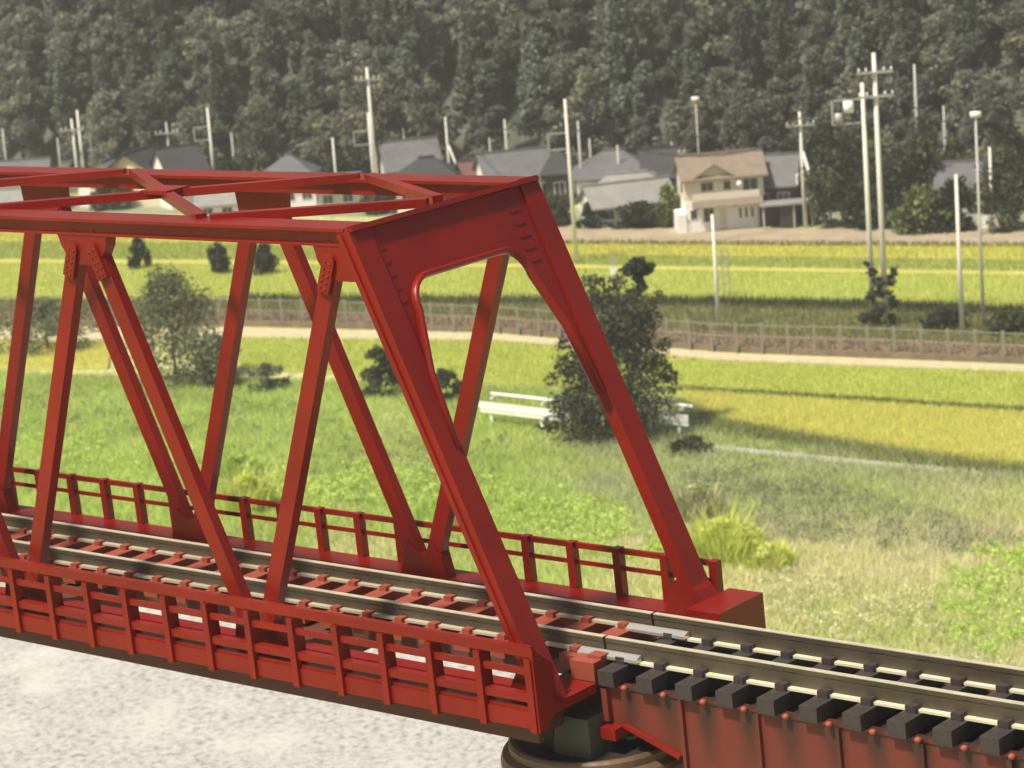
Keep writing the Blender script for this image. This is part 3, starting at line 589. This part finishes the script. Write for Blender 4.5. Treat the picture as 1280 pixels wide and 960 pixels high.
for k, (px, py, ww, hh, pal, lab) in enumerate(vs):
    tr = 'tree' in lab; bush(lab, px, py, ww, hh, pal, 2600, 50+k, 'village_tree' if tr else 'village_bush', 'tree' if tr else 'bush', size=.30)
# ================================================================== GRASS
poly = [tuple(gp(-160, 464))[:2], tuple(gp(640, 484))[:2], tuple(gp(860, 500))[:2], tuple(gp(1000, 552))[:2], tuple(gp(1480, 612))[:2], tuple(gp(1480, 975))[:2], tuple(gp(800, 830))[:2], tuple(gp(400, 756))[:2], tuple(gp(-160, 682))[:2]]
q = sample_poly(poly, 345000)
skip = inpoly(q[:, 0], q[:, 1], P_['dirt']) | inpoly(q[:, 0], q[:, 1], P_['ripe_near']) | inpoly(q[:, 0], q[:, 1], P_['ripe_left']) | inpoly(q[:, 0], q[:, 1], P_['green_near']); q = q[~skip]
GX, GY = q[:, 0], q[:, 1]
n1 = vnoise(GX, GY, .11, 1)*.6+vnoise(GX, GY, .31, 2)*.4; n2 = vnoise(GX, GY, .18, 3)*.6+vnoise(GX, GY, .55, 4)*.4
sx = np.clip((GX+2)/9, 0, 1); near = np.clip((176-GY)/16, 0, 1)
dry = np.clip(near*(.12+.75*sx)*1.05+(n1-.60)*1.5, 0, 1); grey = np.clip(sx*(1-near)*1.0+(n2-.6)*1.5, 0, 1)*.8
cg = np.array([(.55, .68, .20)])*(.75+.6*n2[:, None]); cd = np.array([(.86, .80, .52)]); cr = np.array([(.52, .55, .37)])
colr = cg*(1-dry[:, None])+cd*dry[:, None]; colr = colr*(1-grey[:, None])+cr*grey[:, None]
spark = rng.random(len(q)) < .05; colr[spark] = colr[spark]*.3+np.array((.62, .60, .44))*.7
dark = rng.random(len(q)) < .2; colr[dark] *= .6
colr *= rng.uniform(.7, 1.3, (len(q), 1))
hg = rng.uniform(.25, .75, len(q))*(.6+.9*n2)
stuff(tag(obj('bank_grass', blades(np.column_stack([GX, GY, np.zeros(len(q))]), hg, rng.uniform(.05, .11, len(q)), np.clip(colr, 0, .95), 1.3), M['blade']), 'rough green and straw-coloured grass covering the river bank', 'grass'))
RD = [(.66, .64, .16), (.74, .70, .20), (.58, .58, .14)]; RG2 = [(.44, .51, .13), (.54, .58, .17), (.40, .47, .12)]
def crop(name, label, key, n, pal, h, z):
    a = inview(sample_poly(P_[key], n*2))[:n]; m = len(a)
    stuff(tag(obj(name, blades(np.column_stack([a, np.full(m, z)]), rng.uniform(h*.5, h*1.2, m), rng.uniform(.05, .10, m), pick(pal, m), .5), M['blade']), label, 'rice'))
RP = [(.72, .71, .23), (.80, .78, .27), (.64, .65, .20), (.76, .75, .31)]; RG = [(.58, .66, .18), (.66, .72, .21), (.52, .60, .15), (.72, .73, .24)]
crop('rice_crop', 'ripe yellow rice ears on the near right field', 'ripe_near', 60000, RP, .45, .2)
crop('rice_crop', 'green rice stalks on the near field below the sand path', 'green_near', 60000, RG, .4, .18)
crop('rice_crop', 'green-gold rice stalks behind the trackside fence', 'green_mid', 50000, RG, .5, .18)
crop('rice_crop', 'yellow ears on the far strip of rice', 'ripe_far', 30000, RD, .5, .2)
crop('rice_crop', 'green stalks on the far strip of rice', 'green_far', 30000, RG2, .5, .18)
crop('rice_crop', 'yellow rice stalks on the small left patch', 'ripe_left', 15000, RP, .4, .18)
crop('verge_weeds', 'dark weeds along the verge behind the track bed', 'row', 40000, [(.17, .20, .08), (.24, .26, .10), (.32, .33, .14), (.34, .30, .17)], .6, .04)
crop('trackside_weeds', 'brown weeds growing along the track bed', 'ballast', 12000, [(.24, .18, .11), (.17, .15, .08), (.30, .25, .14)], .5, .45)
def edge_weeds(name, label, pts, n, wd, pal, h):
    A_ = [gp(*p) for p in pts]; seg = rng.integers(0, len(A_)-1, n); t = rng.random(n); P0 = np.array([tuple(v) for v in A_])
    a = P0[seg]*(1-t[:, None])+P0[seg+1]*t[:, None]; a[:, 1] += rng.normal(0, wd, n); a[:, 0] += rng.normal(0, .3, n); a[:, 2] = .02
    stuff(tag(obj(name, blades(a, rng.uniform(h*.4, h*1.2, n), rng.uniform(.08, .16, n), pick(pal, n), .6), M['blade']), label, 'weeds'))
edge_weeds('field_edge_weeds', 'dark grass ridge along the near edge of the yellow rice', [(845, 510), (900, 535), (1000, 553), (1120, 572), (1300, 594)], 9000, .9, [(.26, .30, .11), (.33, .37, .14), (.40, .42, .17)], .7)
edge_weeds('field_edge_weeds', 'dark green ridge between the green and the yellow near fields', [(845, 491), (1000, 500), (1150, 510), (1320, 521)], 6000, .25, [(.16, .19, .05), (.20, .23, .06), (.12, .15, .04)], .6)
edge_weeds('field_edge_weeds', 'dark hedge line below the tan stubble field', [(-40, 288), (250, 290), (690, 307), (1000, 309), (1320, 311)], 8000, .5, [(.10, .095, .045), (.15, .14, .06)], .7)
edge_weeds('field_edge_weeds', 'dark line of crops at the far side of the verge', [(300, 376), (700, 379), (900, 381), (1100, 386), (1320, 394)], 9000, .6, [(.06, .08, .03), (.10, .13, .05), (.14, .17, .07)], .9)
# bright clumps of weeds on the bank
def weed(label, px, py, wpx, hpx, pal, n, lean=1.0, wd=.10):
    p = gp(px, py); k = px_m(p.y); w_, h_ = wpx/k, hpx/k; sd = int(px*7+py)
    cl = blob_clumps(w_, h_*.7, w_*.7, max(10, int(w_*5)), sd, .0, .22)
    v, f, c = leaf_cloud(cl, n*4, .13, pal, 0.0, sd); n4 = len(v)
    r = np.sqrt(rng.random(n))*w_*.46; th = rng.uniform(0, 6.283, n)
    hh = rng.uniform(.3, .9, n)*h_*np.clip(1.1-r/w_*1.2, .3, 1); pos = np.column_stack([r*np.cos(th), r*np.sin(th)*.8, np.zeros(n)])
    d = np.column_stack([np.cos(th+rng.normal(0, .8, n)), np.sin(th+rng.normal(0, .8, n)), np.zeros(n)]); wv = rng.uniform(wd*.6, wd*1.5, n)[:, None]
    sdv = np.column_stack([-d[:, 1], d[:, 0], np.zeros(n)])*wv/2; tip = pos+d*(hh*rng.uniform(.1, .6, n))[:, None]; tip[:, 2] = hh; mid = (pos+tip)/2; mid[:, 2] = hh*.62
    v2 = np.stack([pos-sdv*.4, mid-sdv, tip, mid+sdv], 1).reshape(-1, 3); c2 = np.repeat(pick(pal, n), 4, 0)
    me = np_mesh(np.concatenate([v, v2]), np.concatenate([f, np.arange(4*n).reshape(n, 4)+n4]), np.concatenate([c, c2]))
    tag(obj('weed_clump', me, M['blade'], None, p), label, 'weeds', 'weed clumps on the bank')
YG = [(.78, .82, .22), (.70, .78, .18), (.84, .85, .36), (.58, .66, .16)]; BG = [(.58, .74, .18), (.66, .80, .23), (.77, .86, .34), (.47, .61, .15)]; PW = [(.80, .78, .52), (.52, .52, .28), (.42, .44, .22)]
weed('pale feathery weed clump right of the far end post', 872, 652, 80, 78, PW, 500)
weed('yellow-green weed clump just above the red bearing box', 905, 702, 105, 92, YG, 900)
weed('smaller yellow-green weed clump right of the bearing box', 962, 712, 74, 54, YG, 420)
weed('light green weed clump between the two middle posts', 310, 640, 70, 80, YG, 500)
weed('tall light green weed above the left handrail posts', 300, 600, 60, 54, BG, 400)
weed('low green weed clump behind the lower vee', 560, 655, 90, 60, BG, 700)

def patch(label, pix, n, per, pal, rad, size, name='weed_patch'):
    pol = [tuple(gp(*q))[:2] for q in pix]; a = sample_poly(pol, n); g_ = np.random.default_rng(int(pix[0][0])+int(pix[0][1]))
    keep = vnoise(a[:, 0], a[:, 1], .3, 9) > .30; a = a[keep]; r_ = g_.uniform(.6, 1.4, len(a))*rad
    v, f, c = leaf_cloud(np.column_stack([a, r_*.5, r_, r_, r_*1.1]), len(a)*per, size, pal, 0.0, 3)
    o = obj(name, np_mesh(v, f, c), M['blade']); stuff(tag(o, label, 'weeds'))
patch('patch of bright green weeds filling the right edge of the bank', [(1172, 735), (1210, 695), (1300, 680), (1420, 700), (1420, 880), (1290, 842), (1190, 812)], 900, 42, BG, .45, .13)
patch('bright green weeds behind the far handrail right of the near end post', [(655, 650), (700, 612), (770, 640), (850, 690), (840, 720), (700, 690)], 420, 42, BG, .45, .13)
patch('bright green weeds behind the middle vee of the truss', [(400, 600), (450, 575), (560, 600), (620, 650), (520, 650), (380, 630)], 420, 36, BG, .42, .13)
patch('lime weeds behind the vee at the near end post', [(520, 610), (600, 590), (660, 620), (680, 668), (560, 655)], 260, 36, BG, .42, .13)
patch('lime weeds between the two left diagonals', [(230, 590), (330, 575), (400, 610), (380, 640), (240, 620)], 260, 36, BG+YG, .42, .13)
patch('bright green weeds behind the far left handrail', [(-60, 570), (60, 545), (200, 560), (260, 610), (100, 600), (-60, 590)], 420, 36, BG, .42, .13)
patch('grey-green scrub on the right bank above the straw grass', [(850, 600), (950, 585), (1150, 640), (1300, 680), (1180, 700), (1000, 700), (900, 660)], 1000, 30, [(.34, .39, .22), (.42, .46, .28), (.50, .52, .36), (.28, .34, .16)], .40, .11)
patch('pale seed heads scattered over the grey-green scrub', [(900, 620), (1000, 610), (1100, 650), (1180, 680), (1000, 690), (920, 670)], 90, 30, [(.72, .70, .58), (.80, .78, .66)], .28, .10)
patch('straw-coloured tufts along the river edge of the bank', [(960, 720), (1150, 730), (1180, 800), (1300, 860), (1000, 800), (940, 760)], 800, 34, [(.86, .82, .54), (.93, .90, .66), (.70, .70, .40), (.52, .55, .26)], .38, .12)
patch('soft green tufts over the upper left meadow', [(-60, 490), (300, 500), (640, 545), (640, 640), (300, 580), (-60, 545)], 1100, 26, [(.34, .42, .15), (.42, .50, .19), (.28, .36, .12), (.50, .56, .26)], .35, .11)
# ================================================================== THE TRUSS BRIDGE (bridge space: X along the track, Y across, Z up; one panel = S metres)
bR, bU, bF = axes(0.2199, -0.1073, 0.7301)
MB = cam_matrix(CR, CU, CF, CAMP) @ cam_matrix(bR, bU, bF, np.array([4.2952, -4.7674, 2.2573])*S).inverted()
BV = 0.006*S
YC = 0.3565
bridge = empty('truss_bridge'); bridge.matrix_world = MB
tag(bridge, 'red single-track through-truss railway bridge with riveted members and side walkways', 'bridge')
def B(name, me, m='red', parent=None): return obj(name, me, M[m] if isinstance(m, str) else m, parent or bridge)
def bbox(x0, x1, y0, y1, z0, z1, bevel=BV): return box_me(x0*S, x1*S, y0*S, y1*S, z0*S, z1*S, bevel)
def member(p0, p1, wd, y0, y1, bevel=BV):
    """bar lying in a truss plane from (x,z) p0 to p1, width wd in the plane, y0..y1 across"""
    a = Vector((p0[0], 0, p0[1])); b = Vector((p1[0], 0, p1[1])); d = (b-a).normalized(); n = Vector((d.z, 0, -d.x))*wd/2
    pts = [a+n, b+n, b-n, a-n]; return prism_me([Vector((q.x, y0, q.z))*S for q in pts], (0, (y1-y0)*S, 0), bevel)
H = 1.2112; HT = 1.199; X_END = -0.4689; NP = 4
def mirror(y): return 2*YC-y
SIDES = (lambda y: y, mirror)
for sd in (0, 1):
    my = SIDES[sd]
    def yy(a, b): a, b = my(a), my(b); return min(a, b), max(a, b)
    # top chord: web box with an overhanging cover plate and a lower lip
    y0, y1 = yy(.002, .066)
    B('top_chord', bbox(-4.3, X_END+.012, y0, y1, 1.152, 1.190))
    tc = bridge.children[-1] if False else None
    y0, y1 = yy(-.0165, .080); B('chord_cover_plate', bbox(-4.3, X_END, y0, y1, 1.1905, HT, .003*S))
    y0, y1 = yy(-.005, .0025); B('chord_lip', bbox(-4.3, X_END+.01, y0, y1, 1.150, 1.157, .002*S))
    # end post: flat wide face in the portal plane
    y0, y1 = yy(-.0145, .060)
    B('end_post', member((X_END-.006, 1.196), (.035, -.01), .040, y0, y1))
    y0, y1 = yy(-.020, -.010); B('end_post_edge', member((X_END-.014, 1.180), (.020, .0), .016, y0, y1, .002*S))
    # diagonals
    y0, y1 = yy(.0, .031)
    for k in range(NP):
        xt = -(k+.5)
        def line(xb):      # start a little below the chord, stop at deck
            t0, t1 = (1.155-H)/(0-H), 1.0
            return (xt+(xb-xt)*t0, 1.155), (xb, -.01)
        a, b = line(-(k+1)); B('diagonal', member(a, b, .050, y0, y1))
        if k: a, b = line(-k); B('diagonal', member(a, b, .050, y0, y1))
        # riveted strap ends on the outer face
        for xb in ((-(k+1),) if k == 0 else (-(k+1), -k)):
            d = Vector((xb-xt, 0, -H)).normalized()
            def pt(t): return Vector((xt, 0, H))+d*t
            s0, s1 = .108, .195
            yo0, yo1 = yy(-.012, .0005); n = Vector((d.z, 0, -d.x)); hw = .020; pts = []
            for j in range(7):
                an = math.pi*j/6; q = pt(s0)-d*math.sin(an)*hw+n*math.cos(an)*hw; pts.append(q)
            pts += [pt(s1)-n*hw, pt(s1)+n*hw]
            st = B('rivet_strap', prism_me([Vector((q.x, yo0, q.z))*S for q in pts], (0, (yo1-yo0)*S, 0), .0025*S))
            bm = bmesh.new(); yo = my(-.012)
            for j in range(5):
                for sgn in (-1, 1):
                    c = (pt(s0+.004+j*.018)+n*sgn*.009)*S; c.y = yo*S
                    bmesh.ops.create_icosphere(bm, subdivisions=1, radius=.0042*S, matrix=Matrix.Translation(c))
            stuff(B('rivets', fin(bm, 0, True), 'red', st))
        # top gusset
        y0g, y1g = yy(-.003, .034)
        if k:
            pts = [(xt-.105, 1.156), (xt+.105, 1.156), (xt+.094, 1.12), (xt+.062, 1.075), (xt+.022, 1.066), (xt-.022, 1.066), (xt-.062, 1.075), (xt-.094, 1.12)] if sd == 0 else [(xt-.10, 1.156), (xt+.10, 1.156), (xt+.092, 1.085), (xt+.05, 1.060), (xt-.05, 1.060), (xt-.092, 1.085)]
        else:
            pts = [(xt-.098, 1.156), (xt+.045, 1.156), (xt+.085, 1.055), (xt+.065, 1.060), (xt-.02, 1.060), (xt-.062, 1.075), (xt-.086, 1.11)]
        B('gusset_plate', prism_me([(x*S, y0g*S, z*S) for x, z in pts], (0, (y1g-y0g)*S, 0), .002*S))
    # bottom gussets
    for k in range(1, NP+1):
        y0g, y1g = yy(-.004, .036); xb = -k
        pts = [(xb-.095, .0), (xb+.095, .0), (xb+.075, .085), (xb+.05, .12), (xb+.018, .088), (xb, .078), (xb-.018, .088), (xb-.05, .12), (xb-.075, .085)]
        B('gusset_plate', prism_me([(x*S, y0g*S, z*S) for x, z in pts], (0, (y1g-y0g)*S, 0), .002*S))
    y0g, y1g = yy(-.012, .062)
    pts = [(-.10, .0), (.085, .0), (.085, .035), (.060, .05), (.02, .10), (-.02, .13), (-.06, .12)] if sd else [(-.10, .0), (.030, .0), (.030, .03), (.0, .09), (-.04, .10)]
    B('gusset_plate', prism_me([(x*S, y0g*S, z*S) for x, z in pts], (0, (y1g-y0g)*S, 0), .003*S))
    # bottom girder, walkway floor and handrail
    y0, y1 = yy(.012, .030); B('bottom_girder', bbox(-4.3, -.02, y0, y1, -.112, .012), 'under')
    y0, y1 = yy(-.056, .030); B('walkway_floor', bbox(-4.3, .035, y0, y1, .002, .016, .002*S))
    y0, y1 = yy(.044, .090); B('walkway_floor', bbox(-4.3, .035, y0, y1, .002, .016, .002*S))
    y0, y1 = yy(.050, .078); B('floor_edge_beam', bbox(-4.3, .035, y0, y1, -.022, .0, .003*S))
    if sd == 0: ys = (-.066, -.050); bars = ((.177, .150), (.118, .101), (.051, .030), (.004, -.040)); zb = -.046; x0 = .050
    else: ys = (.768, .778); bars = ((.149, .133), (.097, .084)); zb = .012; x0 = .010
    hr = B('handrail', bbox(-4.3, x0, ys[0], ys[1], bars[0][1], bars[0][0], .003*S))
    for j, (zt, z0) in enumerate(bars[1:]):
        B('rail_bar', bbox(-4.3, x0-.004, ys[0]+.003-(.002 if j == 1 else 0), ys[1]-.003+(.012 if j == 1 else 0), z0, zt, .002*S), 'red', hr)
    if sd == 0:
        pm = bbox(-.0105, .0105, -.072, -.030, zb, .147, .002*S)
        B('end_panel', prism_me([(.046*S, y*S, z*S) for y, z in ((-.067, -.046), (-.067, .176), (.006, .113), (.006, .012), (.0, -.012))], (.012*S, 0, 0), .002*S))
    else: pm = bbox(-.0125, .0125, .755, .781, zb, .1515, .004*S)
    for k in range(26):
        p = B('handrail_post', pm, 'red', hr); p.location = ((.041 if sd == 0 else .0)*S-k*S/6, 0, 0)
# portal panel between the end posts, in their inclined plane
T = Vector((X_END+.018, 0, 1.190)); D = (Vector((.048, 0, 0))-T).normalized(); Nn = Vector((-D.z, 0, D.x))
def pp(y, s): q = T+D*s; return Vector((q.x, y, q.z))*S
c = .333; open_ = []
def arc(cy, cs, r, a0, a1, n=7): return [(cy+r*math.cos(a0+(a1-a0)*i/n), cs-r*math.sin(a0+(a1-a0)*i/n)) for i in range(n+1)]
left = [(.045, .60), (.062, .40)] + arc(.190, .236, .080, math.pi*1.02, math.pi*.5)
right = [(2*c-y+.008, s) for y, s in left][::-1]
outer = [(.052, .002), (.655, .002), (.655, .62), (.640, .62)]
poly = [(.030, .002), (.668, .002), (.668, .62)] + right[::-1][0:0]
ring = left+right
bm = bmesh.new()
pts = [(.030, .60)] + ring + [(.668, .60), (.668, .002), (.030, .002)]
add_prism(bm, [pp(y, s)-Nn*.006*S for y, s in pts], -Nn*.014*S)
po = B('portal_panel', fin(bm))
bm = bmesh.new()             # raised rounded rim of the opening
RP_ = [pp(y, s) for y, s in ring]; rows = []
for q, a in enumerate(RP_):
    t = (RP_[min(q+1, len(RP_)-1)]-RP_[max(q-1, 0)]).normalized(); n = t.cross(Nn).normalized()
    rows.append([bm.verts.new(a-Nn*.004*S+(n*math.cos(an)*.0095+Nn*math.sin(an)*.0165)*S) for an in [2*math.pi*k/12 for k in range(12)]])
for ra, rb in zip(rows[:-1], rows[1:]):
    for k in range(12): bm.faces.new((ra[k], ra[(k+1) % 12], rb[(k+1) % 12], rb[k]))
bm.faces.new(rows[0][::-1]); bm.faces.new(rows[-1])
B('opening_rim', fin(bm, 0, True), 'red', po)
B('portal_top_flange', prism_me([pp(-.012, -.012)+Nn*.010*S, pp(.725, -.012)+Nn*.010*S, pp(.725, -.012)-Nn*.05*S, pp(-.012, -.012)-Nn*.05*S], D*.013*S, .002*S), 'red', po)
rib = None
for ys in ((.046, .088), (.576, .620)):
    for k in range(6):
        s = .024+k*.036
        a, b = pp(ys[0], s), pp(ys[1], s)
        B('stiffening_rib', prism_me([a-Nn*.0062*S, b-Nn*.0062*S, b-Nn*.0034*S, a-Nn*.0034*S], D*.0050*S, .0006*S), 'red', po)
# top lateral bracing
def brace(p, q, wd=.030, z0=1.189, z1=1.212):
    a = Vector((p[0], p[1], 0)); b = Vector((q[0], q[1], 0)); d = (b-a).normalized(); n = Vector((-d.y, d.x, 0))*wd/2
    return prism_me([Vector((v.x, v.y, z0))*S for v in (a+n, b+n, b-n, a-n)], (0, 0, (z1-z0)*S), BV*.6)
for k in range(NP):
    xc = -(k+.5)-.04; e = .48
    if k == 0:
        B('lateral_brace', brace((xc-e, .050), (X_END-.03, YC-.02))); B('lateral_brace', brace((xc-e, mirror(.050)), (X_END-.03, YC+.02)))
    else:
        B('lateral_brace', brace((xc-e, .05), (xc+e, mirror(.05)))); B('lateral_brace', brace((xc-e, mirror(.05)), (xc+e, .05), z0=1.188, z1=1.2115))
        B('brace_plate', bbox(xc-.055, xc+.055, YC-.045, YC+.045, 1.205, 1.216, .002*S))
# floor beams
for k in range(NP+1):
    xb = -k if k else -.045; wd = .075 if k else .03
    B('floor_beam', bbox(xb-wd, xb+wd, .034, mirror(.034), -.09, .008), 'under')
# track on the bridge
def rail_me(x0, x1, y, foot=False, zf=.047):
    if foot: pr = [(-.022, zf), (.022, zf), (.022, zf+.0065), (-.022, zf+.0065)]
    else: pr = [(-.0062, zf+.0065), (.0062, zf+.0065), (.0062, .087), (.0085, .090), (.0085, .100), (-.0085, .100), (-.0085, .090), (-.0062, .087)]
    return prism_me([(x0*S, (y+a)*S, z*S) for a, z in pr], ((x1-x0)*S, 0, 0))
RY = (.256, .457)
SLP = .1233
for y in RY:
    r = B('rail', rail_me(-4.3, .022, y, False, .0585), 'rail'); B('rail_head', bbox(-4.3, .022, y-.0075, y+.0075, .1003, .1022, 0), 'railhead', r); B('rail_foot', rail_me(-4.3, .022, y, True, .0585), 'footdull', r)
slm = bbox(-.029, .029, .198, mirror(.198), .018, .0575, .003*S)
chm = bbox(-.013, .013, -.034, -.0095, .0575, .0715, .003*S)
for k in range(34):
    s = B('sleeper', slm, 'brick'); s.location = ((-.060-k*SLP)*S, 0, 0)
    for y in RY:
        c1 = B('rail_chair', chm, 'brick', s); c1.location = (0, y*S, 0)
B('track_bed', bbox(-4.3, .03, .30, .41, .0, .020), 'under')  # coloured dark so the holes between sleepers look shaded
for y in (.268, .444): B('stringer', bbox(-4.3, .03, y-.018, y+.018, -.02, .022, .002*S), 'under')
# end blocks
B('bearing_box', bbox(.045, .155, .568, .764, -.10, .080, .009*S))
B('end_shelf', bbox(-.035, .060, .007, .160, -.012, .012, .003*S))
B('end_block', bbox(-.028, .050, .168, .245, .010, .060, .004*S), 'brick')
B('end_block', bbox(.005, .050, .200, .235, .0605, .068, .002*S), 'brick')
# ================================================================== APPROACH PLATE-GIRDER SPAN
gird = empty('plate_girder_span'); gird.matrix_world = MB
tag(gird, 'rusty red plate-girder span carrying dark sleepers, at right behind the truss end', 'bridge')
def G(name, me, m='red', parent=None): return obj(name, me, M[m] if isinstance(m, str) else m, parent or gird)
def streak_mat():
    m = bpy.data.materials.new('streaked_girder_red'); m.use_nodes = True; N = m.node_tree.nodes; L = m.node_tree.links; b = N['Principled BSDF']
    b.inputs['Roughness'].default_value = 0.6
    tc = N.new('ShaderNodeTexCoord'); sp = N.new('ShaderNodeSeparateXYZ'); L.new(tc.outputs['Object'], sp.inputs[0])
    def mth(op, a, bb=None):
        n = N.new('ShaderNodeMath'); n.operation = op
        for i, v in enumerate((a, bb)):
            if v is None: continue
            if isinstance(v, (int, float)): n.inputs[i].default_value = v
            else: L.new(v, n.inputs[i])
        return n.outputs[0]
    nz = N.new('ShaderNodeTexNoise'); nz.inputs['Scale'].default_value = 1.3; nz.inputs['Detail'].default_value = 4; L.new(tc.outputs['Object'], nz.inputs['Vector'])
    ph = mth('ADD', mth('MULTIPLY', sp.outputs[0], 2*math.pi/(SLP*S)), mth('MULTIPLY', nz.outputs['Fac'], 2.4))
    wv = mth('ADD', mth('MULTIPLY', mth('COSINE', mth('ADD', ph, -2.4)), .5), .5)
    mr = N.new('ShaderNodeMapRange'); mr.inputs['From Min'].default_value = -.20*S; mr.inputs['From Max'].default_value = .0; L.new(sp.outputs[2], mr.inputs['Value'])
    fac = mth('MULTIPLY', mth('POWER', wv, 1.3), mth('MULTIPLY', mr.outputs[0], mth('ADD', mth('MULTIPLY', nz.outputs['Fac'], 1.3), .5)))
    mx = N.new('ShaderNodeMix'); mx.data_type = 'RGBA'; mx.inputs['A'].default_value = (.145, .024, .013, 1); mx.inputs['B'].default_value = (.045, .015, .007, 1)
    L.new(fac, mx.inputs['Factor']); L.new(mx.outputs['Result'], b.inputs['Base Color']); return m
M['streak'] = streak_mat()
for sd in (0, 1):
    my = SIDES[sd]
    web = [(.066, .0), (.066, -.105), (.142, -.096), (.300, -.150), (.300, -.40), (2.2, -.40), (2.2, .0)]
    y0 = my(.180); dy = (.014 if sd == 0 else -.014)
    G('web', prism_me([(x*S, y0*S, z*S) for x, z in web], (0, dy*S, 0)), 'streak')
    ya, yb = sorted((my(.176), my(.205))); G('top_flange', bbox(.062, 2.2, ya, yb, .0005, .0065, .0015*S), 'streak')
    ya, yb = sorted((my(.166), my(.200)))
    sl_ = [(.118, -.094), (.300, -.148)]
    G('bottom_flange', prism_me([(.128*S, ya*S, -.1*S), (.300*S, ya*S, -.158*S), (.300*S, ya*S, -.149*S), (.128*S, ya*S, -.091*S)], (0, (yb-ya)*S, 0), .001*S), 'red')
    ya, yb = sorted((my(.170), my(.182)))
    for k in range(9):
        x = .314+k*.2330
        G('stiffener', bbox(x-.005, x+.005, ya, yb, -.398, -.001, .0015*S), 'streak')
    ya, yb = sorted((my(.165), my(.182))); G('stiffener', bbox(.068, .086, ya, yb, -.09, -.001, .002*S), 'streak')
    ya, yb = sorted((my(.140), my(.205))); G('bearing_shoe', bbox(.074, .122, ya, yb, -.128, -.098, .003*S), 'red')
for y in RY:
    r = G('rail', rail_me(.030, 2.2, y), 'rail'); G('rail_head', bbox(.030, 2.2, y-.0075, y+.0075, .1003, .1022, 0), 'railhead', r); G('rail_foot', rail_me(.030, 2.2, y, True), 'foot', r)
G('dark_gap_sheet', bbox(.07, 2.2, .212, mirror(.212), -.03, -.005, 0), 'pierdark')  # dark sheet added to blacken the gaps between the sleepers
sl2 = bbox(-.025, .025, .160, mirror(.160), .007, .0465, .003*S)
chm2 = bbox(-.014, .014, -.034, -.0095, .0465, .064, .003*S)
kn = None
for k in range(17):
    s = G('sleeper', sl2, 'sleeper'); s.location = ((.092+k*SLP)*S, 0, 0)
    for y in RY:
        c1 = G('rail_chair', chm2, 'sleeper', s); c1.location = (0, y*S, 0)
    if kn is None:
        bm = bmesh.new(); bmesh.ops.create_uvsphere(bm, u_segments=10, v_segments=6, radius=.0095*S, matrix=Matrix.Scale(.8, 4, (0, 0, 1))); kn = fin(bm, 0, True)
    o = G('flange_bolt', kn, 'brick'); o.location = ((.092+(k+.42)*SLP)*S, .168*S, .008*S)
for y in RY:
    j = G('rail_joiner', prism_me([(-.080*S, (y-.034)*S, .0545*S), (-.080*S, (y-.010)*S, .0545*S), (-.080*S, (y-.010)*S, .070*S), (-.080*S, (y-.016)*S, .070*S), (-.080*S, (y-.034)*S, .062*S)], (.225*S, 0, 0), .001*S), 'joiner')
# ================================================================== PIER
pier = empty('bridge_pier'); pier.matrix_world = MB
tag(pier, 'round brown pier cap with dark green bearing block under the bridge joint', 'pier')
def lathe(prof, n=48):
    bm = bmesh.new(); R_ = []
    for r, z in prof: R_.append([bm.verts.new((r*S*math.cos(2*math.pi*i/n), r*S*math.sin(2*math.pi*i/n), z*S)) for i in range(n)])
    for a, b in zip(R_[:-1], R_[1:]):
        for i in range(n): bm.faces.new((a[i], a[(i+1) % n], b[(i+1) % n], b[i]))
    bm.faces.new(R_[-1]); return fin(bm, 0, False)
pc = (-.035, .262, 0)
for nm, prof, m in (('cap_rim', [(.24, -.33), (.262, -.32), (.262, -.215), (.256, -.20), (.238, -.19), (.238, -.172), (.232, -.165), (.222, -.165), (.216, -.172)], 'pier'), ('cap_top', [(.215, -.19), (.215, -.1705), (.20, -.1700)], 'pierdark'),
                    ('shaft', [(.22, -4.9), (.20, -.33)], 'pier')):
    o = obj(nm, lathe(prof), M[m], pier); o.location = (pc[0]*S, pc[1]*S, 0)
def frust(x0, x1, y0, y1, z0, z1, t):
    bm = bmesh.new(); add_hex(bm, [(x0*S, y0*S, z0*S), (x1*S, y0*S, z0*S), (x1*S, y1*S, z0*S), (x0*S, y1*S, z0*S), ((x0+t)*S, (y0+t)*S, z1*S), ((x1-t)*S, (y0+t)*S, z1*S), ((x1-t)*S, (y1-t)*S, z1*S), ((x0+t)*S, (y1-t)*S, z1*S)])
    return fin(bm, .006*S)
for y in (.095, .34):
    obj('bearing_block', frust(-.050, .075, y, y+.09, -.1695, -.068, .008), M['bearing'], pier)
    obj('bearing_post', bbox(-.105, -.056, y+.01, y+.06, -.1695, -.05), M['pierdark'], pier)
# ================================================================== AIR
hm = bpy.data.materials.new('pale_haze'); hm.use_nodes = True; N = hm.node_tree.nodes; N.remove(N['Principled BSDF'])
pv = N.new('ShaderNodeVolumePrincipled'); pv.inputs['Color'].default_value = (.92, .92, .88, 1); pv.inputs['Density'].default_value = 0.00042; pv.inputs['Anisotropy'].default_value = 0.1
hm.node_tree.links.new(pv.outputs[0], N['Material Output'].inputs['Volume'])
hz = stuff(obj('haze', box_me(-1600, 1600, -320, 1600, -1.5, 290), hm)); hz['label'] = 'thin pale haze lying over the valley'
